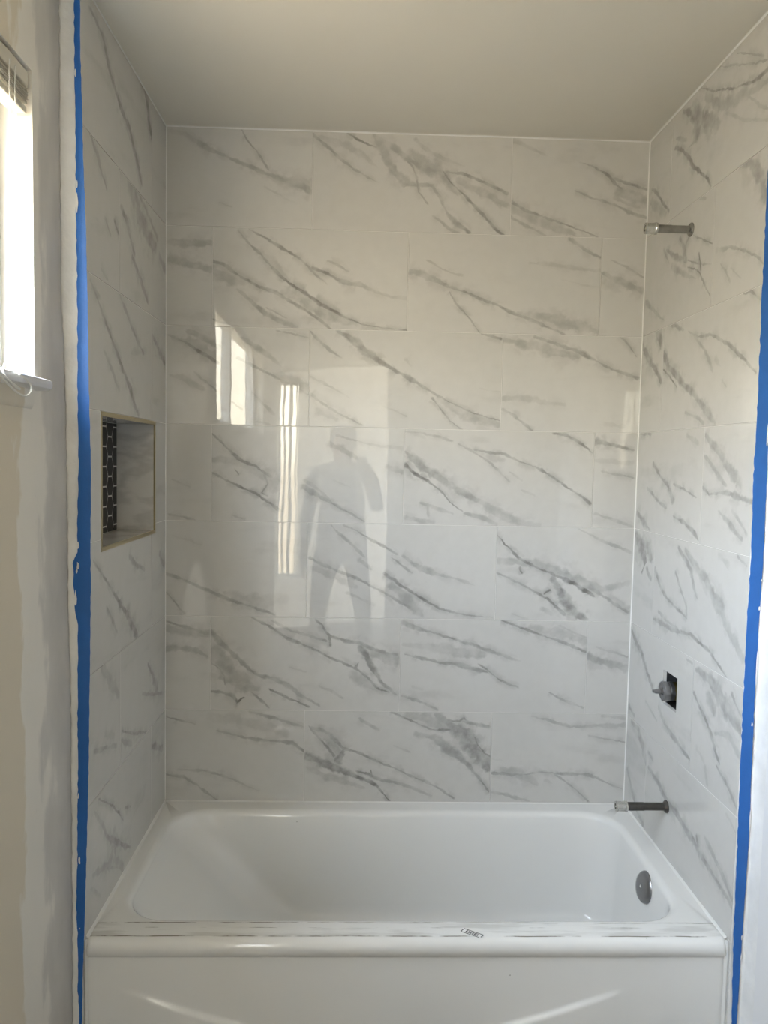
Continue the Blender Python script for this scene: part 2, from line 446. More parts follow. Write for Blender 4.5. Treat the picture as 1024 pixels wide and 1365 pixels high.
VEINS = {  # marble figure of the tiles: (along mm, height above rim mm, half width mm, strength %)
 'back': [
  [(8,2124,7.5,10),(58,2115,8.3,20),(104,2086,10.7,28),(157,2062,5.3,30),(211,2041,6.1,30),(257,2023,8.4,32),(311,2002,6.8,30),(366,1985,11.4,30),(412,1975,19.1,30),(449,1950,11.5,35)],
  [(311,1995,7.6,18),(381,1982,22.7,22),(451,1976,26.5,22)],
  [(232,2131,2.3,30),(249,2102,3.1,35),(280,2069,3.8,30),(307,2029,5.4,35),(315,2014,3.9,25)],
  [(304,1964,2.3,10),(335,1946,3.8,20),(374,1925,3.8,15),(405,1914,2.3,5)],
  [(166,1911,2.3,15),(204,1899,2.3,15)],
  [(452,2123,7.6,35),(480,2105,6.9,35),(511,2080,5.4,35),(542,2051,6.1,35),(581,2026,4.6,35),(628,1999,3.8,30),(660,1987,2.3,10)],
  [(464,2120,7.5,20),(526,2107,15.2,20),(580,2082,15.2,22),(620,2061,9.6,20),(651,2035,3.1,10)],
  [(560,2131,3,40),(588,2116,3.8,50),(627,2099,3,45),(650,2092,3,30)],
  [(641,2129,5.8,25),(665,2100,23.2,30),(682,2055,19.4,30),(714,2011,15.5,35),(745,1985,15.3,35),(772,1981,7.6,30)],
  [(649,2122,11.4,25),(704,2094,11.5,30),(759,2054,11.5,33),(799,2029,9.6,30)],
  [(739,2061,4.6,35),(763,2035,3.9,30),(775,2005,3.9,30),(784,1960,3.9,40),(812,1926,3.1,40)],
  [(741,1978,7.6,35),(772,1979,5.7,30),(787,1983,7.6,30),(827,1980,7.7,35),(851,1947,5.8,35),(875,1902,7,35),(900,1872,9.7,40),(948,1839,5.4,45)],
  [(829,1889,3.1,20),(869,1863,5.4,30),(900,1841,6.9,35),(916,1836,3.8,30)],
  [(754,2080,23,28),(810,2037,34.5,32),(857,2015,30.8,32),(897,1971,15.5,30),(905,1956,3.9,20)],
  [(857,2027,3.9,45),(877,2001,4.6,50),(909,1971,3.9,50),(953,1931,4.6,50),(993,1890,5.4,50),(1034,1849,6.2,50),(1054,1838,3.1,40)],
  [(868,2025,3,40),(919,2021,5.3,40),(975,2000,6.1,40),(1022,1982,6.1,42),(1064,1963,5.4,42)],
  [(904,2002,11.5,25),(968,1969,15.3,27),(1015,1952,15.3,27),(1065,1926,13.5,25)],
  [(769,2122,7.7,25),(808,2089,7.7,25),(856,2064,6.9,22),(926,2044,3.8,10)],
  [(1069,1942,6.1,40),(1118,1916,6.1,40),(1170,1899,5.4,42),(1214,1885,4.6,42),(1262,1871,3.8,42),(1310,1853,3.1,45),(1352,1839,2.3,45)],
  [(1069,1926,15.4,25),(1151,1890,23.1,27),(1215,1865,19.2,27),(1279,1848,9.6,22)],
  [(1070,1896,6.2,30),(1112,1874,6.9,30),(1152,1856,6.9,30),(1188,1840,4.6,20)],
  [(1073,2128,9.5,20),(1112,2114,7.6,20),(1160,2093,5.3,22),(1188,2082,2.3,10)],
  [(1287,2066,3,20),(1335,2053,4.6,35),(1371,2035,5.4,45),(1400,2005,5.4,50),(1424,1990,3.8,30)],
  [(1395,2020,3.8,35),(1447,2006,6.1,40),(1479,1996,5.4,38),(1511,1989,4.6,35)],
  [(1408,1986,19.1,28),(1456,1972,23,28),(1509,1958,26.8,28)],
  [(1280,1977,3.8,30),(1338,1957,5.4,33),(1402,1940,6.9,33),(1451,1918,6.9,33),(1507,1901,4.6,35)],
  [(1401,1963,7.7,20),(1442,1945,9.6,20),(1482,1935,7.7,20)],
  [(9,1789,9.5,20),(59,1783,17.1,27),(138,1785,13.3,27)],
  [(9,1736,17.2,25),(67,1722,13.4,27),(139,1705,13.4,30)],
  [(142,1732,5.4,35),(175,1722,6.2,40),(229,1689,5.4,40),(284,1659,5.4,45),(338,1642,6.2,45),(393,1612,6.2,45),(448,1579,6.2,45),(488,1553,6.2,40),(519,1530,3.9,40)],
  [(142,1705,23.2,25),(198,1676,23.2,25),(245,1666,11.6,20)],
  [(224,1826,3.1,30),(259,1789,4.6,35),(298,1755,5.4,40),(330,1718,6.2,40),(361,1688,6.2,45),(396,1662,7,65),(440,1637,7.8,70),(479,1611,7.8,70),(518,1592,5.4,55),(558,1570,3.9,45),(613,1548,3.1,45),(676,1538,3.1,40),(755,1534,2.3,40)],
  [(377,1643,15.5,28),(456,1598,27.2,33),(519,1569,27.2,30),(598,1548,11.7,20)],
  [(261,1831,3.1,30),(313,1805,3.9,40),(368,1773,5.4,45),(415,1747,4.6,45),(446,1721,5.4,40),(478,1688,3.9,35),(502,1669,2.3,25)],
  [(454,1721,5.4,40),(493,1707,5.4,50),(525,1689,5.4,50),(564,1674,11.6,30),(611,1668,9.7,28),(658,1650,6.2,25),(706,1636,3.9,20),(753,1633,11.6,12)],
  [(501,1742,3.1,25),(532,1731,5.4,30),(567,1711,3.1,25)],
  [(222,1646,5.4,20),(269,1609,7.8,35),(308,1575,9.7,35),(347,1557,9.7,30),(410,1532,9.7,25)],
  [(316,1591,2.3,25),(363,1569,2.3,30),(378,1562,2.3,20)],
  [(143,1552,3.9,40),(168,1545,3.1,35),(230,1531,2.3,25)],
  [(283,1770,9.7,20),(322,1741,19.4,22),(361,1696,19.5,25),(385,1674,11.7,20)],
  [(761,1718,15.4,35),(802,1712,15.5,33),(841,1693,9.7,35),(889,1672,7,40),(937,1657,6.2,42),(985,1639,5.4,42),(1033,1621,5.4,42),(1081,1599,7,42),(1129,1585,7.8,40),(1193,1559,5.5,35),(1258,1533,3.9,35)],
  [(1105,1596,7.8,25),(1193,1586,19.5,28),(1273,1569,23.4,28),(1321,1554,23.4,28),(1368,1544,11.7,25)],
  [(816,1751,3.1,25),(864,1725,4.6,25),(928,1707,3.9,15)],
  [(889,1656,3.1,35),(914,1614,3.1,40),(955,1572,3.1,40),(988,1530,2.7,40),(1004,1523,2,30)],
  [(1264,1832,7,30),(1304,1806,7,33),(1345,1784,5.4,33),(1369,1773,3.9,30)],
  [(1140,1752,4.6,12),(1203,1750,8.5,22),(1283,1740,7.7,18),(1370,1735,6.2,18)],
  [(1244,1704,2.3,10),(1332,1685,2.3,15),(1364,1684,2.3,10)],
  [(1376,1729,5.4,40),(1403,1712,9.7,30),(1443,1702,15.5,30),(1504,1676,15.6,30)],
  [(1401,1767,3.1,20),(1450,1748,5.4,30),(1505,1720,3.9,35)],
  [(1380,1700,19.4,20),(1420,1678,11.7,15),(1437,1670,3.9,5)],
  [(9,1500,5.4,30),(60,1478,5.5,40),(107,1452,7,50),(161,1418,7.8,50)],
  [(21,1492,11.7,20),(91,1471,23.4,25),(165,1434,23.4,25)],
  [(67,1515,7.8,30),(130,1487,11.7,30),(169,1465,11.7,30)],
  [(14,1376,4.7,20),(52,1369,11.7,25),(91,1347,11.8,25),(119,1336,7.8,20)],
  [(91,1386,3.9,20),(123,1359,4.7,35),(162,1329,3.9,35)],
  [(223,1435,5.5,25),(278,1409,5.5,35),(325,1387,4.7,35),(365,1365,3.9,35),(412,1346,3.1,30),(448,1324,3.1,35)],
  [(239,1498,7.8,20),(286,1468,11.7,28),(325,1442,7.8,25),(364,1408,3.1,10)],
  [(271,1328,2.4,20),(303,1297,5.5,25),(342,1259,5.5,22)],
  [(209,1295,3.9,25),(240,1272,3.9,25)],
  [(288,1238,3.1,20),(327,1229,3.1,25)],
  [(347,1521,3.1,30),(410,1511,3.1,35),(445,1501,2.3,35)],
  [(357,1384,15.7,20),(412,1362,23.5,28),(448,1339,19.7,28)],
  [(452,1522,4.7,30),(481,1492,6.3,33),(521,1458,5.5,33),(552,1443,3.1,20)],
  [(539,1524,7.8,40),(575,1510,11.7,40),(615,1476,15.7,40),(654,1446,11.8,45),(678,1431,7.8,50),(718,1408,7.8,45),(778,1378,9.4,45),(815,1355,5.5,40),(855,1331,3.1,40),(903,1310,3.2,42),(959,1284,3.2,42),(1016,1265,3.2,42),(1058,1254,2.4,40)],
  [(842,1321,3.2,45),(867,1290,2.8,40),(900,1251,2.4,35),(940,1224,2,30)],
  [(858,1325,7.9,20),(931,1279,19.7,25),(995,1261,19.7,25),(1058,1242,15.8,22)],
  [(454,1382,3.9,20),(506,1356,4.7,25),(578,1319,3.1,12)],
  [(461,1324,7.9,35),(491,1301,7.9,35),(523,1278,5.5,40),(571,1256,4.7,45),(619,1231,3.2,45)],
  [(476,1277,15.8,22),(540,1247,11.8,20)],
  [(681,1297,3.2,12),(761,1264,3.2,20)],
  [(976,1535,2.3,35),(996,1528,3.1,40),(1028,1521,4.7,45),(1058,1514,3.9,45)],
  [(756,1440,7.9,20),(773,1421,3.2,10)],
  [(993,1356,3.1,10),(1057,1345,2.4,15)],
  [(1063,1510,7.8,28),(1124,1504,17.6,30),(1188,1486,23.5,30),(1260,1472,19.6,28),(1309,1465,11.8,28)],
  [(1163,1523,6.2,35),(1211,1510,7.8,38),(1268,1492,7.8,40),(1324,1471,7.1,42),(1365,1451,4.7,42),(1414,1428,4.7,42),(1463,1411,6.3,42),(1500,1399,6.3,40)],
  [(1068,1326,11.8,20),(1129,1331,11.8,20),(1202,1317,9.9,18),(1266,1310,7.9,15)],
  [(1068,1290,5.5,35),(1099,1275,5.5,35),(1131,1252,5.5,35),(1164,1227,3.2,30)],
  [(1434,1531,2.4,30),(1455,1516,3.2,40),(1476,1489,3.2,40),(1491,1469,2.4,30)],
  [(1397,1254,7.9,12),(1462,1247,7.9,15)],
  [(11,936,3.2,25),(54,929,4.8,30),(93,920,2.4,20)],
  [(22,1048,2.4,12),(77,1026,2.4,20)],
  [(147,1196,3.2,35),(178,1165,4,40),(210,1134,6.3,50),(242,1111,5.5,50),(281,1096,5.6,50),(313,1077,5.6,45),(337,1062,7.9,35)],
  [(147,1113,11.8,20),(210,1114,15.8,22),(289,1084,23.8,25),(353,1038,35.8,28)],
  [(148,1070,4.8,35),(203,1043,4,45),(250,1024,4,50),(298,1001,4.8,50),(330,978,5.6,50),(362,955,6.4,40)],
  [(313,1069,5.5,35),(325,1041,3.9,45),(306,1009,3.9,60),(322,1002,3.2,40)],
  [(218,1083,3.2,35),(230,1067,3.2,35)],
  [(211,936,4,25),(251,925,4.8,30)],
  [(432,1032,15.9,35),(464,1016,11.9,40),(512,993,5.6,45),(560,966,4.8,40),(608,939,4,35),(632,925,2.4,30)],
  [(440,1052,8,30),(480,1029,5.6,30),(528,986,4,30)],
  [(517,1172,11.9,25),(557,1157,11.9,30),(605,1126,7.9,25)],
  [(540,1200,3.9,20),(604,1182,3.2,25),(684,1167,4,20),(750,1161,9.9,25)],
  [(701,1104,9.9,25),(751,1085,13.9,28)],
  [(527,1057,3.2,10),(583,1034,3.2,15)],
  [(759,1149,7.9,35),(791,1122,15.9,38),(840,1087,17.9,40),(889,1056,15.9,40),(937,1029,16,38),(1003,994,14,35),(1068,955,20,30),(1133,932,16.1,25),(1199,921,8,20)],
  [(760,1109,9.9,55),(792,1082,5.6,60),(833,1059,4.8,55),(873,1032,4,50),(906,993,2.8,45),(947,965,2.4,40)],
  [(955,957,6.4,30),(1012,942,8,30),(1061,923,5.6,25)],
  [(757,1214,2.4,20),(805,1212,4,22),(861,1203,5.5,30),(909,1188,4,25)],
  [(777,1211,7.9,15),(821,1198,6.3,15)],
  [(929,1180,3.2,25),(974,1157,4,30),(1023,1127,4,30),(1056,1099,4.8,30),(1097,1060,3.2,20)],
  [(982,1162,4,35),(1022,1153,4.8,35),(1079,1148,4.8,38),(1127,1125,4,42),(1184,1106,4,42),(1234,1079,4,42),(1283,1048,4.8,45),(1325,1024,4,45),(1362,993,5.6,50)],
  [(1023,1139,11.9,18),(1079,1128,9.9,18)],
  [(1096,1092,4,20),(1137,1065,3.2,15)],
  [(1138,1033,5.6,18),(1179,1018,3.2,12)],
  [(1233,1218,2.4,40),(1269,1215,5.6,45),(1310,1196,5.6,50),(1343,1173,3.2,50),(1360,1157,2,45)],
  [(810,987,4.8,30),(851,976,7.2,28),(915,954,3.2,20)],
  [(835,975,4.8,25),(839,947,4.8,25)],
  [(766,938,12,30),(812,931,10,30),(856,927,4.8,25)],
  [(1371,1197,11.9,35),(1424,1186,8,40),(1468,1178,5.6,50),(1493,1170,3.2,40)],
  [(1373,1134,8,15),(1434,1131,10,18),(1495,1128,7.2,15)],
  [(1395,1100,3.2,25),(1452,1091,4.8,30),(1497,1080,4.8,32)],
  [(1377,965,6.4,25),(1425,950,4.8,28),(1474,930,4.8,28),(1501,924,3.2,25)],
  [(3,746,5.6,30),(54,731,5.6,30),(110,707,5.6,35),(150,688,7.3,35),(190,672,7.3,35),(237,657,6.5,40),(285,640,5.7,40),(325,626,4,40),(349,616,2.4,35)],
  [(189,689,8.1,20),(253,669,20.2,22),(317,658,24.3,18),(389,667,20.2,12)],
  [(3,686,2.4,30),(31,654,3.2,35),(63,618,3.2,35)],
  [(23,869,3.2,10),(78,854,3.2,15),(113,841,2.4,15)],
  [(529,910,3.2,30),(562,874,5.6,35),(602,843,5.6,30),(635,811,4.8,25)],
  [(569,910,4,35),(609,895,4,35),(658,868,4,40),(698,844,4,40),(739,821,3.2,40)],
  [(459,805,5.6,35),(499,786,8,35),(547,767,5.6,38),(604,743,5.6,38),(652,720,4.8,40),(701,696,4.8,40),(758,664,5.7,40),(807,637,6.5,35)],
  [(467,773,12.1,22),(548,742,16.1,22),(612,711,10.1,20)],
  [(700,757,5.6,50),(732,737,6.4,50),(773,709,6.5,55),(810,686,5.7,55),(842,666,4.9,50),(883,646,4.1,45),(948,630,3.3,40),(1005,622,3.3,35),(1055,621,2.5,30)],
  [(720,721,16.1,30),(769,681,24.2,32),(810,637,16.1,30),(827,621,6.1,20)],
  [(726,810,3.2,35),(758,782,4.8,40),(791,761,2.4,30)],
  [(758,817,5.6,30),(790,795,8,40),(831,771,12.1,35),(872,759,10.1,28),(929,744,7.3,25),(994,723,3.2,15)],
  [(619,800,12.1,25),(659,772,5.6,25)],
  [(580,694,6.5,20),(670,655,6.5,20)],
  [(1062,890,2.4,50),(1087,862,3.2,50),(1112,839,3.2,50),(1129,820,5.6,50),(1162,801,6.4,50),(1203,781,5.7,50),(1244,765,6.5,55),(1285,750,8.1,60),(1327,730,8.9,60),(1369,706,8.1,60),(1385,694,2.4,50)],
  [(1064,807,12.1,20),(1137,804,16.2,30),(1203,789,20.2,30),(1268,770,24.3,35),(1335,738,24.3,35),(1409,715,16.4,30),(1498,741,12.3,15)],
  [(1063,767,5.7,35),(1098,751,4.8,42),(1148,727,4.9,45),(1197,703,4.9,50),(1239,680,5.7,55),(1264,655,6.5,60),(1290,631,6.5,60)],
  [(1248,757,12.1,45),(1270,721,18.2,50),(1279,688,20.2,50),(1305,656,24.3,50),(1339,624,16.2,50),(1364,616,6.1,40)],
  [(1368,722,8.1,35),(1410,698,5.7,40),(1452,670,6.5,40),(1498,642,7.3,38)],
  [(1434,695,12.1,25),(1498,655,12.2,25)],
  [(1138,784,4.8,50),(1147,766,3.2,60)],
  [(1215,651,12.2,25),(1249,631,8.1,20)],
  [(1222,700,4.1,60),(1238,712,3.3,60)],
  [(1329,912,2.4,20),(1395,880,5.6,30),(1445,861,6.4,30),(1498,841,4.8,30)],
  [(1118,633,4.1,20),(1168,617,4.1,20)],
  [(3,593,4,35),(55,578,5.7,33),(137,554,5.7,35)],
  [(3,573,16.2,20),(71,558,20.3,22),(137,554,16.2,25)],
  [(4,504,12.2,28),(63,505,14.2,28),(103,497,12.2,30),(137,477,8.1,30)],
  [(146,567,8,35),(175,530,12.1,35),(215,490,10.1,35),(255,454,10.1,38),(295,422,8.2,40),(344,410,10.2,35),(392,390,10.2,35),(433,358,8.2,33),(498,321,4.1,25)],
  [(147,502,28.3,28),(183,461,40.4,30),(223,405,44.6,33),(264,381,32.7,33),(296,373,16.4,30)],
  [(146,461,4.1,40),(175,441,3.2,40),(190,417,2.8,45),(193,388,3.2,40)],
  [(147,365,4.9,40),(188,362,4.9,35),(224,347,12.2,40),(232,331,5.8,70),(252,346,4.1,60)],
  [(276,364,3.3,40),(312,336,5.7,35),(337,314,3.3,30)],
  [(336,373,4.1,50),(376,357,4.1,50),(417,337,4.1,50),(466,317,3.3,50)],
  [(278,607,3.2,35),(318,589,4.9,38),(374,553,5.7,40),(422,530,5.7,42),(471,510,4.9,45),(520,486,4.1,50),(568,466,4.1,50),(617,442,4.1,50),(658,410,4.9,50),(687,381,4.1,60),(724,369,2.5,40)],
  [(342,598,4,25),(406,566,4.9,30),(462,551,5.7,38),(519,535,5.7,40)],
  [(482,605,4,40),(506,584,4.8,50),(527,555,4.8,55),(531,519,4,60)],
  [(527,555,5.7,40),(575,536,5.7,45),(624,532,7.3,45),(664,512,8.1,40),(713,497,8.2,38),(749,493,6.6,35)],
  [(624,520,10.1,50),(648,492,12.1,50),(661,459,12.1,50),(682,426,10.1,45),(715,386,5.7,40),(748,361,3.3,30)],
  [(665,496,16.3,30),(705,484,24.5,33),(750,472,24.5,33)],
  [(613,446,5.7,70),(621,463,3.2,50)],
  [(601,425,24.5,22),(658,393,20.4,28),(699,373,8.2,20)],
  [(497,387,4.1,20),(537,371,5.7,28),(574,347,3.3,20)],
  [(399,448,2.5,15),(456,432,2.5,15)],
  [(762,601,10.2,40),(803,585,7.3,42),(844,572,5.7,42),(901,556,4.9,45),(950,541,4.9,40),(991,529,6.5,40),(1049,509,8.2,38),(1098,493,6.5,30),(1147,477,3.3,20)],
  [(773,495,2.5,35),(830,482,4.9,35),(887,468,5.7,38),(936,466,7.4,38),(977,455,10.2,38),(1018,443,9,40),(1042,439,4.1,40)],
  [(1017,463,3.3,40),(1042,447,4.1,45),(1076,419,4.1,42),(1109,402,4.1,40),(1146,390,2.5,35)],
  [(764,526,6.5,15),(845,523,12.3,18),(927,507,24.6,25),(984,496,24.6,25),(1033,496,12.3,25)],
  [(1086,609,3.3,50),(1127,596,4.1,50),(1177,576,4.9,50),(1227,561,4.9,45),(1276,545,4.9,40),(1326,525,6.5,40),(1364,510,4.9,40)],
  [(1177,589,8.2,25),(1242,577,20.5,28),(1308,566,20.4,25),(1363,542,16.3,22)],
  [(1274,594,4.9,25),(1324,574,5.7,28),(1363,558,4.9,25)],
  [(1249,372,2.1,40),(1283,355,4.1,30),(1333,334,6.6,25),(1362,322,4.1,20)],
  [(766,357,8.2,30),(808,345,6.6,33),(850,329,4.9,33),(883,311,3.3,33)],
  [(799,387,5.8,12),(832,380,5.8,12)],
  [(1372,496,12.3,35),(1418,480,14.4,33),(1460,469,16.4,33),(1501,457,16.4,33)],
  [(1400,526,3.3,20),(1458,510,4.9,28),(1502,492,4.9,30)],
  [(1378,459,16.6,15),(1419,460,12.4,12)],
  [(4,281,2.5,35),(48,270,3.3,35),(96,256,2.5,25)],
  [(272,299,4.1,25),(329,284,4.9,33),(393,268,5.8,35),(446,252,4.9,35)],
  [(168,236,3.3,30),(233,220,5.8,33),(297,208,6.6,35),(354,202,7.5,35),(410,199,7.4,33),(435,180,5.7,40),(447,170,4.1,40)],
  [(136,281,16.5,12),(240,273,24.7,18),(337,250,24.7,20),(394,225,16.5,18)],
  [(40,105,4.1,20),(121,105,6.6,28),(185,89,5,30),(242,62,4.1,28),(307,38,2.1,20)],
  [(4,90,5,30),(57,80,6.6,30),(105,53,5,30),(137,28,4.1,33),(170,5,2.5,33)],
  [(466,251,3.3,35),(491,222,4.1,40),(524,189,4.1,45),(549,156,5.7,45)],
  [(475,247,8.3,30),(515,239,8.2,40),(548,210,12.3,40),(581,181,8.2,50),(614,173,5,50),(663,149,4.1,50),(712,128,4.1,48),(762,108,5,45),(819,83,5.8,40),(886,54,5,38),(944,17,3.3,35)],
  [(491,239,10.3,25),(540,206,24.6,33),(573,169,20.4,33)],
  [(581,181,5.7,50),(569,152,12.3,50),(557,135,20.6,45)],
  [(455,155,16.6,45),(492,143,20.7,45),(541,119,16.5,48),(582,102,12.4,50),(623,86,8.3,55),(664,71,8.3,50),(689,57,5.8,55),(710,32,2.9,60),(731,7,2.5,60)],
  [(460,118,10.3,20),(526,85,14.5,28),(591,69,12.5,25),(648,48,5,20)],
  [(623,103,3.3,45),(664,95,6.6,45),(705,74,8.3,40),(754,66,5.8,33),(807,50,5.8,30),(870,21,4.2,25)],
  [(668,107,3.3,50),(676,86,3.3,50)],
  [(733,303,4.1,45),(770,287,4.1,45),(802,271,4.1,45),(832,259,4.1,50),(860,248,3.3,50),(925,247,3.3,45)],
  [(777,295,12.4,25),(851,279,24.8,30),(908,255,20.6,30)],
  [(875,298,12.3,30),(908,276,12.3,35),(941,255,24.6,42),(975,231,28.6,45),(1000,189,36.8,45),(1034,148,28.7,45),(1060,114,16.4,45)],
  [(811,233,12.4,25),(877,217,16.5,33),(927,180,24.7,38),(969,147,16.4,38),(1002,114,8.2,40),(1032,76,4.9,45),(1059,39,2.5,50)],
  [(912,280,4.1,35),(953,274,5.8,50),(969,285,5.8,70),(977,277,3.3,40)],
  [(965,276,5,35),(1006,264,10.4,40),(1054,257,7.5,42)],
  [(1008,223,2.9,55),(1017,194,3.3,60),(1038,169,4.1,60),(1057,156,3.3,50)],
  [(628,281,5.7,25),(661,261,8.2,30),(694,241,3.3,20)],
  [(744,191,3.3,12),(793,171,4.1,18)],
  [(1067,102,5.9,40),(1118,98,6.7,40),(1176,97,5.1,42),(1225,107,5.1,38),(1275,103,4.2,42),(1325,100,6.7,40),(1374,100,7.6,38),(1416,88,5,35),(1476,60,3.3,30),(1510,46,2.1,20)],
  [(1093,115,8.4,20),(1143,107,20.8,30),(1193,86,20.7,30),(1218,65,8.3,20)],
  [(1275,99,4.1,35),(1309,78,3.3,40),(1352,45,3.3,42),(1390,7,2.5,45)],
  [(1069,39,4.2,25),(1112,31,6.7,30),(1154,18,6.7,30),(1195,8,2.5,20)],
  [(1194,295,4.1,20),(1252,279,5.8,30),(1319,261,5.8,35),(1360,258,5.9,30),(1410,264,6.7,25),(1503,265,10.5,22)],
  [(1425,295,5.8,20),(1502,290,6.7,22)],
  [(1386,230,3.3,25),(1445,220,4.2,35),(1503,209,3.3,38)],
  [(1243,78,5.8,20),(1268,67,3.3,12)],
  [(1067,152,3.3,12),(1100,144,3.3,12)],
 ],
 'right': [
  [(359,2135,1.7,35),(407,2110,3,35),(454,2084,3,40),(549,2047,3,45),(617,2025,3.1,45),(658,2014,6.2,50),(705,2008,8,45),(725,2007,8.2,40)],
  [(469,2137,1.7,30),(563,2096,3.2,30),(631,2063,2.4,28),(685,2043,2.9,35),(723,2030,3.3,35)],
  [(571,2119,1.6,30),(629,2090,3,33),(701,2047,4.4,25)],
  [(250,2123,5.8,35),(342,2074,25,40),(416,2023,26.3,38),(485,1989,20.9,30)],
  [(397,2098,13.3,25),(501,2028,20.6,30),(572,2015,21.8,25),(665,1990,14.2,22),(727,1982,10,25)],
  [(339,2099,37,38),(358,2032,37.2,38),(338,2001,17.2,33),(301,2000,3.7,20)],
  [(524,2000,6.2,20),(626,1939,4.8,15),(736,1893,3.7,20)],
  [(639,1989,5.2,20),(695,1943,4.8,22),(734,1918,4.6,22)],
  [(210,2062,7.2,25),(286,2029,7,20)],
  [(206,2040,8.6,45),(262,2010,6.5,40),(304,1974,9.4,40),(345,1934,8.6,45),(396,1898,5,50),(438,1871,5.7,50),(455,1846,3,30)],
  [(30,1980,4.9,35),(88,1944,8.4,35),(130,1905,7.2,40),(184,1864,3.3,35)],
  [(27,1941,18.1,22),(93,1903,17.6,22),(156,1867,11.4,20)],
  [(385,1839,6.9,25),(426,1823,4.5,20)],
  [(618,1839,8.6,35),(664,1826,18.6,38),(721,1768,22.3,36),(742,1720,16.8,30)],
  [(171,1758,4.1,30),(224,1730,11.7,33),(284,1704,11.2,38),(322,1687,9.2,40)],
  [(268,1768,6.2,30),(295,1734,10.5,38),(302,1710,11.6,40),(313,1693,10.3,40)],
  [(333,1753,8.1,30),(316,1741,6.5,35),(300,1729,8.2,35)],
  [(333,1668,2.1,50),(379,1653,2.8,50),(410,1635,3.6,50),(438,1606,3.7,45),(478,1561,2.1,35)],
  [(400,1690,3.5,45),(411,1665,4.4,50),(418,1642,5.3,50)],
  [(331,1688,2.5,45),(377,1671,3.4,40),(429,1653,3.4,30),(478,1643,2.4,20)],
  [(360,1749,2.5,30),(405,1726,2.1,40),(456,1703,2,40),(480,1693,2,35)],
  [(217,1701,12.6,25),(268,1674,11.9,28),(327,1647,7.3,25),(390,1625,2.1,20)],
  [(149,1765,6.9,25),(173,1736,5.3,30),(196,1710,3.2,25)],
  [(506,1668,10.2,15),(543,1661,6.9,25),(579,1658,4.7,30),(622,1642,3.8,33),(670,1623,3.7,33),(709,1602,3.9,30),(748,1578,3.1,28)],
  [(532,1628,2.8,25),(564,1604,5.6,25),(588,1572,4,20)],
  [(592,1604,3.6,20),(643,1569,2.5,15)],
  [(660,1528,3.6,30),(692,1529,4.5,40),(725,1511,5.5,40),(744,1500,3.2,35)],
  [(13,1638,11.1,35),(65,1608,10.6,35),(114,1582,6.6,30),(176,1551,2.5,20)],
  [(4,1505,10.5,35),(41,1470,19.8,38),(84,1436,15,40),(134,1407,11.2,40),(171,1370,7.1,40)],
  [(112,1528,7.6,35),(137,1513,26.5,40),(156,1477,12.5,40)],
  [(183,1457,10.2,40),(220,1414,21.2,42),(278,1380,15.1,42),(347,1347,11.3,40),(424,1305,13,35),(497,1261,16,33),(543,1234,9.3,25)],
  [(188,1406,4.3,50),(238,1379,4.4,50),(289,1347,3.7,45)],
  [(207,1532,5.3,30),(277,1518,7.9,33),(318,1498,4.7,30)],
  [(356,1489,3.7,25),(419,1466,4.4,33),(498,1459,5.8,33),(563,1435,6.1,35),(625,1405,5.5,38),(684,1371,5.2,38),(739,1335,3.1,35)],
  [(382,1480,5.1,25),(432,1447,5.2,28),(481,1411,7.6,28),(513,1364,6,22)],
  [(526,1396,9.1,15),(559,1373,4.8,15)],
  [(355,1269,5.4,25),(442,1249,6.7,28),(478,1233,6,25)],
  [(573,1334,5,20),(595,1319,3.7,15)],
  [(135,1129,7.4,40),(199,1090,6.7,42),(259,1064,11.1,40),(304,1023,12.6,30)],
  [(96,1053,5.7,30),(177,1022,7.6,33),(252,998,5.7,33)],
  [(15,969,11,40),(76,946,15,38),(134,925,4.2,30)],
  [(299,1071,4.6,35),(378,1058,4.6,35),(452,1040,2.3,30)],
  [(309,980,4.3,40),(388,965,6.2,40),(451,945,8.7,40),(476,930,4,35)],
  [(20,1221,6,40),(109,1218,3.4,30)],
  [(374,1207,7.3,20),(449,1182,8.5,22)],
  [(492,1203,8.2,30),(527,1183,12.9,33),(593,1144,16.1,33),(646,1108,19.1,33),(695,1078,15.1,28)],
  [(486,1152,4.4,35),(532,1130,8.4,35),(578,1098,10,30),(620,1076,4.3,25)],
  [(490,1067,4.3,40),(530,1051,4.9,40),(602,1059,5.8,40),(670,1053,9.2,35),(752,1042,11.1,33)],
  [(587,1009,5.9,30),(639,990,7.7,33),(679,966,7.6,33),(712,954,5.6,35)],
  [(655,1017,4.9,20),(685,1002,5.2,25),(733,967,5.3,25)],
  [(14,902,14.4,40),(51,879,36.4,42),(87,847,40.4,42),(107,820,23.2,50),(78,786,7,50)],
  [(98,895,12.8,30),(125,869,26.7,30),(153,832,13.7,35)],
  [(117,804,9.2,35),(159,775,7.9,35)],
  [(185,813,8.7,35),(235,764,8.7,38),(295,736,6.6,38),(364,722,4.8,38),(428,711,3.9,35)],
  [(339,824,5.6,28),(383,778,5.4,30),(418,747,5.7,33),(427,718,6.1,33)],
  [(351,894,6,35),(399,868,10.8,35),(438,843,12.6,35),(460,806,8.6,33),(486,775,3.1,25)],
  [(396,894,9.8,28),(472,858,15,30),(531,832,18.7,33),(577,805,19.7,33),(621,776,25.6,30),(655,736,20.7,25),(726,689,18.8,20),(745,676,14.9,20)],
  [(191,660,4.4,28),(247,660,12.5,30),(331,659,8.7,35),(396,665,6.6,38),(456,673,5.8,38),(516,662,5.1,42),(571,656,5.3,42),(615,638,5.9,40),(667,617,3.6,35)],
  [(229,690,6.6,25),(288,674,5.6,28),(369,670,3.7,30)],
  [(598,903,12.8,15),(650,882,12.5,15)],
  [(694,912,4.1,28),(741,894,4,28)],
